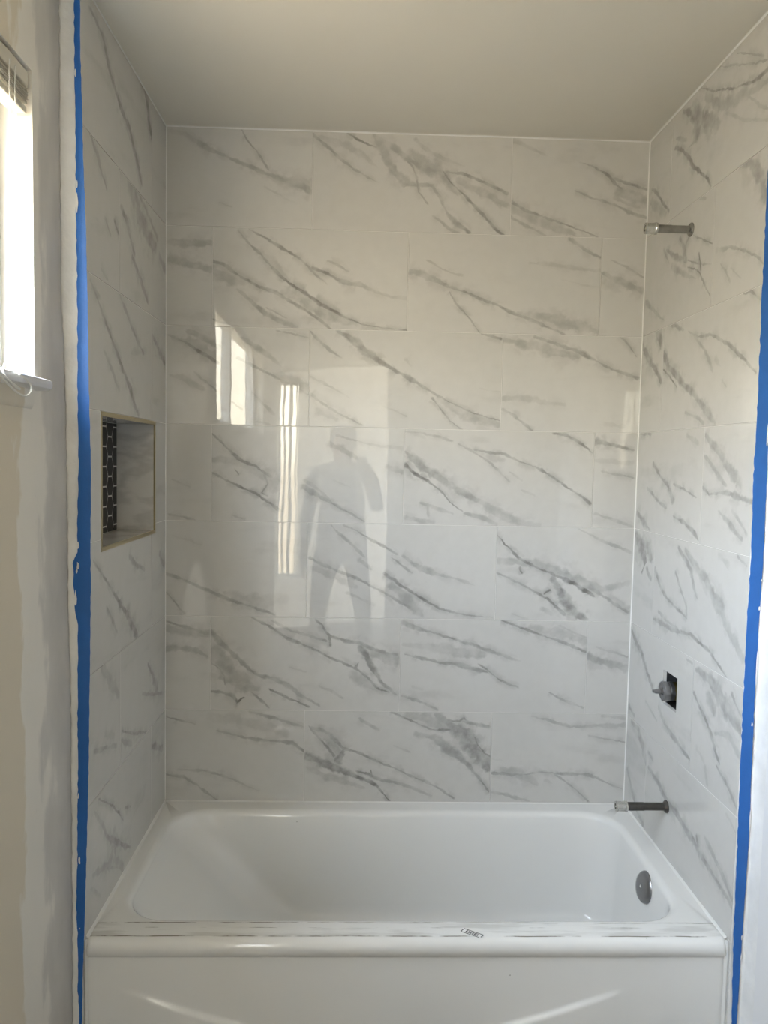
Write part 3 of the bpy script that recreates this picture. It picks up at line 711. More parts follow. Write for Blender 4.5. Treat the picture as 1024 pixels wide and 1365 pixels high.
  [(0,596,9.6,35),(54,559,16.1,40),(116,526,13.1,42),(161,485,10.7,40),(211,453,8.7,38)],
  [(260,411,8.5,30),(307,381,8.7,35),(363,363,9.1,38),(430,350,7.4,38),(486,340,5.6,35)],
  [(13,332,14.4,30),(65,318,7.9,35)],
  [(155,395,6.2,20),(250,368,5,20)],
  [(277,394,4.7,25),(337,359,4.6,22)],
  [(440,600,4.2,30),(476,599,3,30)],
  [(501,588,7.3,30),(568,587,22.5,33),(622,569,31.4,35),(676,539,31.4,35),(725,519,22,33),(754,507,14.6,30)],
  [(492,525,6.1,40),(521,504,7.6,42),(568,480,9.3,42),(603,453,10.1,40),(633,416,8.1,38),(656,397,4.9,35)],
  [(572,545,23.6,28),(618,511,18.4,28)],
  [(700,583,6.7,30),(750,545,6.5,28)],
  [(522,389,9.3,15),(569,368,7.3,15)],
  [(624,460,6.9,28),(691,480,11.8,25),(750,452,11.6,20)],
  [(41,294,9.5,30),(102,288,15.6,35),(148,250,19.5,35),(180,209,15.9,33)],
  [(191,249,6.5,25),(235,237,6.3,25)],
  [(21,128,8.8,30),(62,88,13.9,30),(121,33,10.7,33),(198,8,8.9,35)],
  [(199,205,8.2,35),(277,190,10.6,38),(352,166,12.5,38),(420,159,11.3,38),(484,147,13.4,40),(533,140,13.8,42),(569,127,11.4,42),(626,117,8.6,38),(669,106,8.5,35),(720,97,8.2,30),(759,87,5.8,28)],
  [(548,162,7.4,45),(563,134,9.8,45),(571,113,4.8,30)],
  [(597,181,8,25),(642,160,9.7,28),(696,136,9.7,30),(758,100,6.7,28)],
  [(640,383,4.9,40),(692,365,6.9,40),(734,336,7.3,35),(754,320,4.6,30)],
  [(578,360,8,20),(594,318,8,20)],
  [(700,291,5.1,20),(759,266,5,22)],
 ],
 'left': [
  [(687,2106,6.4,20),(644,2105,6.7,35),(592,2091,10.5,35),(566,2062,15.1,38),(538,2032,11.3,38),(495,2013,12,42),(449,1988,13.7,42),(385,1973,11.2,42),(343,1937,13.4,42),(307,1906,14,40),(271,1869,10.8,35)],
  [(316,2143,8.7,30),(243,2137,21.9,38),(204,2109,26.6,40),(194,2062,21.3,42),(154,2031,15.8,40),(80,2017,13.3,40),(0,2002,9.7,40)],
  [(720,1851,5,20),(672,1830,7.5,28),(635,1807,12.2,30),(602,1776,8.8,30),(568,1754,4.9,28)],
  [(385,1839,33.8,28),(334,1813,46.8,32),(299,1774,41.9,33),(223,1756,32.5,33),(122,1736,27.5,30)],
  [(334,1837,5.9,28),(262,1826,8.1,30),(184,1799,9.7,30),(100,1764,10.3,28)],
  [(458,1749,9.9,35),(402,1719,13.9,38),(361,1682,10.7,35),(335,1660,9.3,35)],
  [(512,1696,7.1,40),(474,1675,6,40)],
  [(583,1683,5.8,20),(541,1656,5.9,25)],
  [(689,1515,4.9,20),(651,1489,7.2,33),(606,1455,7.3,38),(557,1424,7.5,42),(499,1382,8.9,42),(437,1338,11.3,42),(379,1300,12.6,42),(344,1262,11.9,38),(299,1230,7.5,30)],
  [(611,1554,5.9,25),(563,1543,3.8,20)],
  [(361,1653,9.1,35),(299,1618,10.8,40),(243,1585,12.9,40),(204,1559,7.5,35)],
  [(483,1538,7.1,25),(428,1502,8.5,28),(370,1464,9.4,30),(299,1430,8.8,33),(252,1411,6.5,30)],
  [(593,1369,5.7,22),(544,1339,8.4,28),(500,1303,7.9,25),(477,1286,4.4,20)],
  [(152,1474,8.7,30),(77,1440,12.9,35),(8,1409,9.4,35)],
  [(676,1501,11,20),(625,1486,11.3,20)],
  [(78,1725,14.6,25),(10,1697,15,30)],
  [(370,1395,12.3,15),(223,1420,13.2,15)],
  [(671,874,4.1,25),(605,829,5.7,33),(534,780,6.1,38),(472,736,9.7,42),(407,693,12.9,45),(355,646,19.1,42),(310,610,14,40)],
  [(578,746,8.6,25),(534,704,8.9,28),(496,667,5.5,25)],
  [(389,848,13.3,30),(318,818,9.8,30),(242,792,6.4,25)],
  [(74,821,10.6,30),(15,772,13.6,33)],
  [(202,507,8.6,35),(149,458,11.9,35),(117,420,21.6,35),(105,399,33.6,30)],
  [(262,435,5.3,25),(138,394,7,30),(25,366,6,33)],
  [(621,612,13.9,20),(536,541,21.9,22),(482,496,11.3,20)],
  [(458,393,2.9,35),(338,345,7.6,35),(222,310,2.7,30)],
  [(459,368,12.3,25),(374,326,12.8,22)],
  [(181,249,13.4,33),(35,192,14.3,33)],
  [(677,420,6.9,25),(595,399,7,25),(506,370,7.2,20)],
  [(595,436,13.3,15),(522,405,13.8,15)],
  [(644,291,2.2,40),(559,239,3.9,45),(497,196,5.5,45),(448,145,3,35)],
  [(431,171,5.6,35),(379,155,4.6,30)],
  [(672,271,4.8,20),(617,217,8.8,28),(589,174,9.3,33),(529,130,12.1,42),(449,77,10.6,42),(379,39,6,30)],
  [(529,130,29.1,30),(514,92,62.2,33),(560,86,22.2,33),(646,113,10.9,30),(687,125,6.7,20)],
  [(529,80,14.3,28),(449,22,10,25)],
  [(700,100,6.8,20),(633,43,7.1,20)],
  [(590,92,4.3,25),(498,43,4.5,28),(449,11,4.7,25)],
 ],
}

# ---------------------------------------------------------------- tile materials


def math_n(t, op, a=None, b_=None, c=None, clamp=False):
    n = N(t, 'ShaderNodeMath', operation=op)
    n.use_clamp = clamp
    for i, v in enumerate((a, b_, c)):
        if v is None:
            continue
        if isinstance(v, (int, float)):
            n.inputs[i].default_value = v
        else:
            t.links.new(v, n.inputs[i])
    return n.outputs[0]


SPAN, WMAX = 0.16, 0.06


def vein_group():
    t = bpy.data.node_groups.new('vein', 'ShaderNodeTree')
    for nm, ty in (('Vector', 'NodeSocketVector'), ('Ramp', 'NodeSocketColor'), ('Previous', 'NodeSocketFloat'), ('Cloud', 'NodeSocketFloat'), ('Ragged', 'NodeSocketFloat')):
        t.interface.new_socket(nm, in_out='INPUT', socket_type=ty)
    t.interface.new_socket('Fac', in_out='OUTPUT', socket_type='NodeSocketFloat')
    gi, go = N(t, 'NodeGroupInput'), N(t, 'NodeGroupOutput')
    s = N(t, 'ShaderNodeSeparateXYZ')
    c = N(t, 'ShaderNodeSeparateColor')
    t.links.new(gi.outputs['Vector'], s.inputs[0])
    t.links.new(gi.outputs['Ramp'], c.inputs[0])
    cen = math_n(t, 'MULTIPLY_ADD', c.outputs[0], 2 * SPAN, -SPAN)
    d = math_n(t, 'ABSOLUTE', math_n(t, 'SUBTRACT', s.outputs['Y'], cen))
    w = math_n(t, 'MULTIPLY', math_n(t, 'MULTIPLY_ADD', c.outputs[1], WMAX, 0.0006), gi.outputs['Ragged'])
    q = math_n(t, 'DIVIDE', d, w)
    mr_ = N(t, 'ShaderNodeMapRange', interpolation_type='SMOOTHSTEP')
    mr_.inputs['From Min'].default_value = 1.25
    mr_.inputs['From Max'].default_value = 0.35
    t.links.new(q, mr_.inputs['Value'])
    core = math_n(t, 'MULTIPLY', mr_.outputs[0], c.outputs[2])
    # pale wash beside the line, broken up by the cloud noise
    q2 = math_n(t, 'DIVIDE', d, math_n(t, 'MULTIPLY_ADD', w, 2.1, 0.010))
    mw = N(t, 'ShaderNodeMapRange', interpolation_type='SMOOTHSTEP')
    mw.inputs['From Min'].default_value = 1.3
    mw.inputs['From Max'].default_value = 0.1
    mw.inputs['To Max'].default_value = 0.52
    t.links.new(q2, mw.inputs['Value'])
    wash = math_n(t, 'MULTIPLY', math_n(t, 'MULTIPLY', mw.outputs[0], c.outputs[2]), gi.outputs['Cloud'])
    val = math_n(t, 'MAXIMUM', core, wash)
    t.links.new(math_n(t, 'SMOOTH_MAX', gi.outputs['Previous'], val, 0.08), go.inputs[0])
    return t


VG = vein_group()


def tile_material(name, veins, axis, origin, seed, base=(0.62, 0.613, 0.59)):
    """polished porcelain: veins are (along, height, half width, strength) lists in metres on the wall"""
    mt = bpy.data.materials.new(name)
    mt.use_nodes = True
    t = mt.node_tree
    b = t.nodes['Principled BSDF']
    b.inputs['Roughness'].default_value = 0.008
    b.inputs['IOR'].default_value = 1.5
    tc = N(t, 'ShaderNodeTexCoord')
    s = N(t, 'ShaderNodeSeparateXYZ')
    t.links.new(tc.outputs['Object'], s.inputs[0])
    cb = N(t, 'ShaderNodeCombineXYZ')
    if axis == 'back':
        t.links.new(s.outputs['X'], cb.inputs[0])
    else:
        t.links.new(math_n(t, 'MULTIPLY', s.outputs['Y'], -1.0), cb.inputs[0])
    t.links.new(s.outputs['Z'], cb.inputs[1])
    cb.inputs[2].default_value = seed * 1.37
    vec = cb.outputs[0]
    for sc, am, de in ((16, 0.010, 2), (60, 0.0065, 3), (190, 0.0026, 2)):
        n = N(t, 'ShaderNodeTexNoise')
        n.inputs['Scale'].default_value = sc
        n.inputs['Detail'].default_value = de
        t.links.new(cb.outputs[0], n.inputs['Vector'])
        v1 = N(t, 'ShaderNodeVectorMath', operation='SUBTRACT')
        v1.inputs[1].default_value = (0.5, 0.5, 0.5)
        t.links.new(n.outputs['Color'], v1.inputs[0])
        v2 = N(t, 'ShaderNodeVectorMath', operation='MULTIPLY_ADD')
        v2.inputs[1].default_value = (am, am, 0)
        t.links.new(v1.outputs[0], v2.inputs[0])
        t.links.new(vec, v2.inputs[2])
        vec = v2.outputs[0]
    nc_ = N(t, 'ShaderNodeTexNoise')
    nc_.inputs['Scale'].default_value = 22
    nc_.inputs['Detail'].default_value = 3
    t.links.new(cb.outputs[0], nc_.inputs['Vector'])
    kc = N(t, 'ShaderNodeMapRange', interpolation_type='SMOOTHSTEP')
    kc.inputs['From Min'].default_value = 0.40
    kc.inputs['From Max'].default_value = 0.56
    t.links.new(nc_.outputs['Fac'], kc.inputs['Value'])
    nr = N(t, 'ShaderNodeTexNoise')
    nr.inputs['Scale'].default_value = 34
    nr.inputs['Detail'].default_value = 3
    t.links.new(vec, nr.inputs['Vector'])
    kr = N(t, 'ShaderNodeMapRange')
    kr.inputs['From Min'].default_value = 0.32
    kr.inputs['From Max'].default_value = 0.68
    kr.inputs['To Min'].default_value = 0.55
    kr.inputs['To Max'].default_value = 1.5
    t.links.new(nr.outputs['Fac'], kr.inputs['Value'])
    # very faint figure everywhere, running with the veins
    mf = N(t, 'ShaderNodeMapping')
    mf.inputs['Rotation'].default_value = (0, 0, math.radians(28))
    mf.inputs['Scale'].default_value = (3.0, 13.0, 1)
    t.links.new(vec, mf.inputs['Vector'])
    nf = N(t, 'ShaderNodeTexNoise')
    nf.inputs['Scale'].default_value = 1
    nf.inputs['Detail'].default_value = 4
    t.links.new(mf.outputs[0], nf.inputs['Vector'])
    kf = N(t, 'ShaderNodeMapRange', interpolation_type='SMOOTHSTEP')
    kf.inputs['From Min'].default_value = 0.54
    kf.inputs['From Max'].default_value = 0.72
    kf.inputs['To Max'].default_value = 0.12
    t.links.new(nf.outputs['Fac'], kf.inputs['Value'])
    prev = kf.outputs[0]
    for V in veins:
        p = np.array([(a - origin[0], z - origin[1]) for a, z, w, i in V])
        w = np.array([q[2] for q in V])
        st = np.array([q[3] for q in V])
        d = p[-1] - p[0]
        d = d / np.linalg.norm(d)
        # run a little past both ends and fade there
        p = np.vstack([p[0] - d * (0.006 + 0.5 * w[0]), p, p[-1] + d * (0.006 + 0.5 * w[-1])])
        w = np.concatenate([[w[0] * 0.25], w, [w[-1] * 0.25]])
        st = np.concatenate([[0], st, [0]])
        L = float(np.dot(p[-1] - p[0], d))
        nrm = np.array([-d[1], d[0]])
        u = (p - p[0]) @ d / L
        v = (p - p[0]) @ nrm
        order = np.argsort(u)
        mp = N(t, 'ShaderNodeMapping', vector_type='TEXTURE')
        mp.inputs['Location'].default_value = (p[0][0], p[0][1], 0)
        mp.inputs['Rotation'].default_value = (0, 0, math.atan2(d[1], d[0]))
        mp.inputs['Scale'].default_value = (L, 1, 1)
        t.links.new(vec, mp.inputs['Vector'])
        sx_ = N(t, 'ShaderNodeSeparateXYZ')
        t.links.new(mp.outputs[0], sx_.inputs[0])
        r = N(t, 'ShaderNodeValToRGB')
        cr = r.color_ramp
        cr.interpolation = 'LINEAR'
        while len(cr.elements) > 1:
            cr.elements.remove(cr.elements[-1])
        for k, i in enumerate(order):
            e = cr.elements[0] if k == 0 else cr.elements.new(min(1, max(0, float(u[i]))))
            e.position = min(1, max(0, float(u[i])))
            e.color = (min(1, max(0, float(v[i] + SPAN) / (2 * SPAN))), min(1, float(w[i]) / WMAX), float(st[i]), 1)
        t.links.new(sx_.outputs['X'], r.inputs[0])
        gnode = N(t, 'ShaderNodeGroup')
        gnode.node_tree = VG
        t.links.new(mp.outputs[0], gnode.inputs['Vector'])
        t.links.new(r.outputs[0], gnode.inputs['Ramp'])
        t.links.new(kc.outputs[0], gnode.inputs['Cloud'])
        t.links.new(kr.outputs[0], gnode.inputs['Ragged'])
        if prev is None:
            gnode.inputs['Previous'].default_value = 0
        else:
            t.links.new(prev, gnode.inputs['Previous'])
        prev = gnode.outputs[0]
    # cloudy strength
    n = N(t, 'ShaderNodeTexNoise')
    n.inputs['Scale'].default_value = 28
    n.inputs['Detail'].default_value = 5
    t.links.new(vec, n.inputs['Vector'])
    k = N(t, 'ShaderNodeMapRange')
    k.inputs['From Min'].default_value = 0.3
    k.inputs['From Max'].default_value = 0.65
    k.inputs['To Min'].default_value = 0.45
    k.inputs['To Max'].default_value = 1.2
    t.links.new(n.outputs['Fac'], k.inputs['Value'])
    if prev is None:
        fac = math_n(t, 'MULTIPLY', k.outputs[0], 0.02)
    else:
        fac = math_n(t, 'MULTIPLY', prev, k.outputs[0])
    fac = math_n(t, 'MULTIPLY', fac, VEIN_GAIN, clamp=True)
    n2 = N(t, 'ShaderNodeTexNoise')
    n2.inputs['Scale'].default_value = 5
    n2.inputs['Detail'].default_value = 3
    t.links.new(cb.outputs[0], n2.inputs['Vector'])
    mb = N(t, 'ShaderNodeMix', data_type='RGBA')
    mb.inputs[6].default_value = (*base, 1)
    mb.inputs[7].default_value = (*[c * 0.94 for c in base], 1)
    t.links.new(n2.outputs['Fac'], mb.inputs[0])
    mx = N(t, 'ShaderNodeMix', data_type='RGBA')
    mx.inputs[7].default_value = (0.145, 0.14, 0.13, 1)
    t.links.new(fac, mx.inputs[0])
    t.links.new(mb.outputs[2], mx.inputs[6])
    t.links.new(mx.outputs[2], b.inputs['Base Color'])
    # faint waviness of the polish
    nb = N(t, 'ShaderNodeTexNoise')
    nb.inputs['Scale'].default_value = 9
    nb.inputs['Detail'].default_value = 1
    t.links.new(cb.outputs[0], nb.inputs['Vector'])
    bp = N(t, 'ShaderNodeBump')
    bp.inputs['Strength'].default_value = 1
    bp.inputs['Distance'].default_value = 0.00016
    t.links.new(nb.outputs['Fac'], bp.inputs['Height'])
    t.links.new(bp.outputs[0], b.inputs['Normal'])
    return mt


VEIN_GAIN = 1.3

# ---------------------------------------------------------------- tiles
ZL = [CEIL - 0.002] + [H + 0.3048 + (6 - k) * P for k in range(1, 7)] + [H + 0.003]
GAP = 0.00085     # half a joint


def tile_mesh(place, s0, s1, z0, z1, hole=None):
    """one tile on a wall; place(s, d, z) maps wall coordinates to world, d = depth behind the face"""
    bm_ = MB()
    c = 0.0007
    if hole is None:
        o = [(s0, z0), (s1, z0), (s1, z1), (s0, z1)]
        i = [(s0 + c, z0 + c), (s1 - c, z0 + c), (s1 - c, z1 - c), (s0 + c, z1 - c)]
        bm_.loft([[place(a, G, z) for a, z in o], [place(a, c, z) for a, z in o], [place(a, 0, z) for a, z in i]])
        return bm_
    ss = sorted({s0, s1, *[v for v in hole[:2] if s0 < v < s1]})
    zz = sorted({z0, z1, *[v for v in hole[2:] if z0 < v < z1]})
    cells = set()
    for a in range(len(ss) - 1):
        for k in range(len(zz) - 1):
            ms, mz = (ss[a] + ss[a + 1]) / 2, (zz[k] + zz[k + 1]) / 2
            if not (hole[0] < ms < hole[1] and hole[2] < mz < hole[3]):
                cells.add((a, k))
    vf, vb = {}, {}

    def vert(a, k, d):
        dct = vf if d == 0 else vb
        if (a, k) not in dct:
            dct[(a, k)] = bm_.bm.verts.new(place(ss[a], 0 if d == 0 else G, zz[k]))
        return dct[(a, k)]
    for a, k in cells:
        q = [(a, k), (a + 1, k), (a + 1, k + 1), (a, k + 1)]
        bm_.bm.faces.new([vert(*p_, 0) for p_ in q])
        bm_.bm.faces.new([vert(*p_, 1) for p_ in q][::-1])
        for e_, nb in (((q[0], q[1]), (a, k - 1)), ((q[1], q[2]), (a + 1, k)), ((q[2], q[3]), (a, k + 1)), ((q[3], q[0]), (a - 1, k))):
            if nb not in cells:
                bm_.bm.faces.new([vert(*e_[0], 0), vert(*e_[1], 0), vert(*e_[1], 1), vert(*e_[0], 1)])
    return bm_


PLACE = {
    'back': lambda s, d, z: (s, d, z),
    'right': lambda s, d, z: (W + d, -s, z),
    'left': lambda s, d, z: (-d, -s, z),
}
VV = {k: [[(a / 1000, z / 1000 + H, w / 1000, i / 100) for a, z, w, i in q] for q in v] for k, v in VEINS.items()}


def overlap(s0, s1, z0, z1, h):
    return h and s0 < h[1] and s1 > h[0] and z0 < h[3] and z1 > h[2]


tile_no = 0


def lay(wall, parent, row_joints, hole, tilt=0.0012):
    global tile_no
    for k in range(7):
        z1, z0 = ZL[k], ZL[k + 1]
        js = row_joints(k)
        for s0, s1 in zip(js[:-1], js[1:]):
            a0, a1 = s0 + GAP, s1 - GAP
            b0, b1 = z0 + GAP, z1 - GAP
            cols = [(a0, a1)]
            h = hole if overlap(a0, a1, b0, b1, hole) else None
            if h and h[2] <= b0 and h[3] >= b1:          # opening runs through the whole row
                cols = [(x0, x1) for x0, x1 in ((a0, h[0] - GAP), (h[1] + GAP, a1)) if x1 - x0 > 0.01]
                h = None
            for c0, c1 in cols:
                tile_no += 1
                o = tile_mesh(PLACE[wall], c0, c1, b0, b1, h).build('tile', None, parent)
                mine = []
                for V in VV[wall]:
                    q = V[len(V) // 2]
                    if len(V) == 2:
                        q = tuple((x + y) / 2 for x, y in zip(*V))
                    if c0 - 0.002 <= q[0] <= c1 + 0.002 and b0 - 0.002 <= q[1] <= b1 + 0.002:
                        mine.append(V)
                # the mesh is centred on its origin: wall coordinates of that origin
                oc = ((c0 + c1) / 2, (b0 + b1) / 2)
                o.data.materials.append(tile_material('marble_tile_%02d' % tile_no, mine, wall, oc, tile_no))
                r1, r2_ = random.uniform(-tilt, tilt), random.uniform(-tilt, tilt)
                if wall == 'back':
                    o.rotation_euler = (r1, 0, r2_)
                else:
                    o.rotation_euler = (0, r1, r2_)


lay('back', wall_back, lambda k: [-GAP, 0.4525, 1.075, W + GAP] if k == 0 else [-GAP, 0.4508, 1.062, W + GAP] if k % 2 == 0 else [-GAP, 0.1452, 0.7564, 1.3676, W + GAP], None)
lay('right', wall_right, lambda k: [-GAP, 0.180, -YE] if k % 2 == 0 else [-GAP, 0.486, -YE], (-VH[1], -VH[0], VH[2], VH[3]))
lay('left', wall_left, lambda k: [-GAP, 0.165, -YE] if k % 2 == 0 else [-GAP, 0.470, -YE], (-NI[1], -NI[0], NI[2], NI[3]))
for wl, par in (('left', wall_left), ('right', wall_right)):      # narrow leg of tile beside the apron
    tile_no += 1
    o = tile_mesh(PLACE[wl], 0.7465, -YE, 0.002, H + 0.002).build('tile', None, par)
    o.data.materials.append(tile_material('marble_tile_%02d' % tile_no, [], wl, (0.75, H / 2), tile_no))

# ---------------------------------------------------------------- sealant beads, plaster, sill
tn = 0


def bead(p0, p1, a, b_, r, label):
    """quarter-round bead along p0-p1 in the corner spanned by the directions a and b"""
    global tn
    tn += 1
    p0, p1, a, b_ = Vector(p0), Vector(p1), Vector(a), Vector(b_)
    n = max(2, int((p1 - p0).length / 0.05))
    rings = []
    for i in range(n + 1):
        p = p0.lerp(p1, i / n)
        q = r * random.uniform(0.85, 1.2)
        rings.append([p, p + a * q, p + (a + b_) * q * 0.42, p + b_ * q])
    return struct(MB().loft(rings).build('trim_%d' % tn, M['caulk'], smooth=True), label)


bead((W, 0, H), (W, 0, CEIL), (-1, 0, 0), (0, -1, 0), 0.003, 'white sealant bead in the corner at the plumbing wall')
bead((0, 0, H), (0, 0, CEIL), (1, 0, 0), (0, -1, 0), 0.0022, 'white sealant bead in the corner at the niche wall')
bead((0, 0, CEIL), (W, 0, CEIL), (0, 0, -1), (0, -1, 0), 0.0035, 'white sealant bead between ceiling and back wall')
bead((W, YE, CEIL), (W, 0, CEIL), (0, 0, -1), (-1, 0, 0), 0.0035, 'white sealant bead between ceiling and plumbing wall')
bead((0, YE, CEIL), (0, 0, CEIL), (0, 0, -1), (1, 0, 0), 0.002, 'white sealant bead between ceiling and niche wall')
bead((0, 0, H), (W, 0, H), (0, 0, 1), (0, -1, 0), 0.0035, 'white sealant bead between tub and back wall')
bead((W, -0.735, H), (W, 0, H), (0, 0, 1), (-1, 0, 0), 0.005, 'white sealant bead between tub and plumbing wall')
bead((0, -0.735, H), (0, 0, H), (0, 0, 1), (1, 0, 0), 0.006, 'white sealant bead between tub and niche wall')
bead((W, -0.7375, 0), (W, -0.7375, H), (-1, 0, 0), (0, -1, 0), 0.006, 'white sealant bead beside the apron at the plumbing wall')
bead((0, -0.7375, 0), (0, -0.7375, H), (1, 0, 0), (0, -1, 0), 0.005, 'white sealant bead beside the apron at the niche wall')


def interp(tab, z):
    tab = sorted(tab)
    return float(np.interp(z, [a for a, _ in tab], [q for _, q in tab]))


# plaster edges where the tiled walls stop
PE = [(2.1, -0.034), (1.78, -0.035), (1.46, -0.034), (1.295, -0.027), (1.06, -0.024), (0.79, -0.024), (0.62, -0.019), (0.27, -0.018), (-0.38, -0.019)]
rings, rings2 = [], []
for i in range(161):
    z = CEIL * i / 160 * 0.9995
    e = interp(PE, z - H) + random.uniform(-1, 1) * 0.0012
    j = random.uniform(-1, 1) * 0.0012
    rings.append([(-0.0725, YE + 0.001, z), (-0.0725, WIN[1], z), (XL, WIN[1], z), (XL - 0.0004, -0.875, z), (XL * 0.9 + (e - 0.004) * 0.1, -0.84, z), (XL * 0.6 + (e - 0.004) * 0.4, -0.81, z),
                  (XL * 0.2 + (e - 0.004) * 0.8 + j * 0.2, -0.785, z), (e - 0.0035 + j * 0.3, -0.768, z), (e - 0.0035, -0.7605, z), (e - 0.010, YE + 0.001, z)])
    rings2.append([(e - 0.0095, YE + 0.0008, z), (e - 0.0042, -0.7585, z), (e, -0.7592 + j * 0.3, z), (e + 0.008, -0.7582 + j * 0.4, z), (-0.002, -0.7548, z), (-0.002, YE + 0.0008, z)])
tn += 1
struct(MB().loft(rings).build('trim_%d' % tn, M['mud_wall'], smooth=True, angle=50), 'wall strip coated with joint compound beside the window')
tn += 1
struct(MB().loft(rings2).build('trim_%d' % tn, M['plaster'], smooth=True, angle=60), 'rough edge of joint compound along the end of the tiles')
rings = []
for i in range(161):
    z = CEIL * i / 160 * 0.9995
    j = random.uniform(-1, 1) * 0.002
    rings.append([(W + 0.036, YE + 0.001, z), (W + 0.037, -0.83, z), (W + 0.0355, -0.79, z), (W + 0.033 + j * 0.4, -0.766, z), (W + 0.027 + j, -0.757, z), (W + 0.002, -0.7545, z), (W + 0.002, YE + 0.001, z)])
tn += 1
struct(MB().loft(rings).build('trim_%d' % tn, M['plaster'], smooth=True, angle=60), 'rough strip of joint compound beside the plumbing wall')

b = MB()
b.box(-0.111, XL, WIN[0], WIN[1], WIN[2] - 0.022, WIN[2])
tn += 1
sill = struct(b.build('trim_%d' % tn, M['white_wood']), 'white painted window sill with a rounded nose')
prof = [(-0.036, 0), (-0.010, 0), (-0.0025, -0.003), (0.0, -0.011), (-0.0025, -0.019), (-0.010, -0.022), (-0.036, -0.022)]
rings = [[(x if k not in (0, 3) else -0.036 + (x + 0.036) * 0.8, y, WIN[2] + dz) for x, dz in prof] for k, y in enumerate((WIN[0] - 0.015, WIN[0] - 0.01, -0.908, -0.899))]
MB().loft(rings).build('sill_nose', M['white_wood'], sill, smooth=True)
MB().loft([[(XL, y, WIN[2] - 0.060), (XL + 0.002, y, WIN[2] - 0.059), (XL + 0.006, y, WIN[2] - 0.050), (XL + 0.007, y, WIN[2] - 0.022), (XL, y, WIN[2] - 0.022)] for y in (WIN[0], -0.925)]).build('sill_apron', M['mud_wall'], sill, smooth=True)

# ---------------------------------------------------------------- bathtub
tub = tag(empty('bathtub', (W / 2, -0.37, 0)), 'white enamelled alcove bathtub with a curved apron below the marbled walls', 'bathtub')


def rrect(x0, x1, y0, y1, r, z, nc=10, ns=22, nsy=12):
    pts = []
    for cx, cy, a0, (ex, ey), n in ((x1 - r, y0 + r, -90, (x1, y1 - r), nsy), (x1 - r, y1 - r, 0, (x0 + r, y1), ns), (x0 + r, y1 - r, 90, (x0, y0 + r), nsy), (x0 + r, y0 + r, 180, (x1 - r, y0), ns)):
        for k in range(nc + 1):
            a = math.radians(a0 + 90 * k / nc)
            pts.append((cx + r * math.cos(a), cy + r * math.sin(a)))
        lx, ly = pts[-1]
        for k in range(1, n):
            pts.append((lx + (ex - lx) * k / n, ly + (ey - ly) * k / n))
    return [(x, y, z) for x, y in pts]


OP = (0.036, 1.462, -0.671, -0.050, 0.125)
BO = (0.385, 1.43, -0.628, -0.098, 0.105)


def basin(f, z, ins=0.0):
    v = [a + (c - a) * f for a, c in zip(OP, BO)]
    return rrect(v[0] + ins, v[1] - ins, v[2] + ins, v[3] - ins, max(0.02, v[4] - ins * 0.6), H + z)


X0, X1 = 0.0012, W - 0.0012
rings = [rrect(X0, X1, -0.7355, -0.0012, 0.004, H - 0.046), rrect(X0, X1, -0.7405, -0.0012, 0.005, H - 0.040), rrect(X0, X1, -0.744, -0.0012, 0.008, H - 0.031), rrect(X0, X1, -0.745, -0.0012, 0.011, H - 0.021),
         rrect(X0, X1, -0.7425, -0.0012, 0.012, H - 0.011), rrect(X0, X1, -0.736, -0.0012, 0.012, H - 0.0035), rrect(X0 + 0.001, X1 - 0.001, -0.726, -0.002, 0.012, H)]
RO = 0.021
for k in range(8):
    th = math.radians(11.5 * k)
    rings.append(basin(0, -RO * (1 - math.cos(th)), RO * math.sin(th)))
for f, z in ((0.08, -0.045), (0.22, -0.09), (0.40, -0.15), (0.56, -0.205), (0.70, -0.25), (0.81, -0.283), (0.90, -0.305)):
    rings.append(basin(f, z, RO))
for ins, z in ((0.032, -0.319), (0.048, -0.328), (0.07, -0.333), (0.11, -0.335), (0.2, -0.336)):
    rings.append(basin(0.95, z, ins))
tub_body = MB().loft(rings, cap0=False).build('basin', None, tub, smooth=True, angle=70)

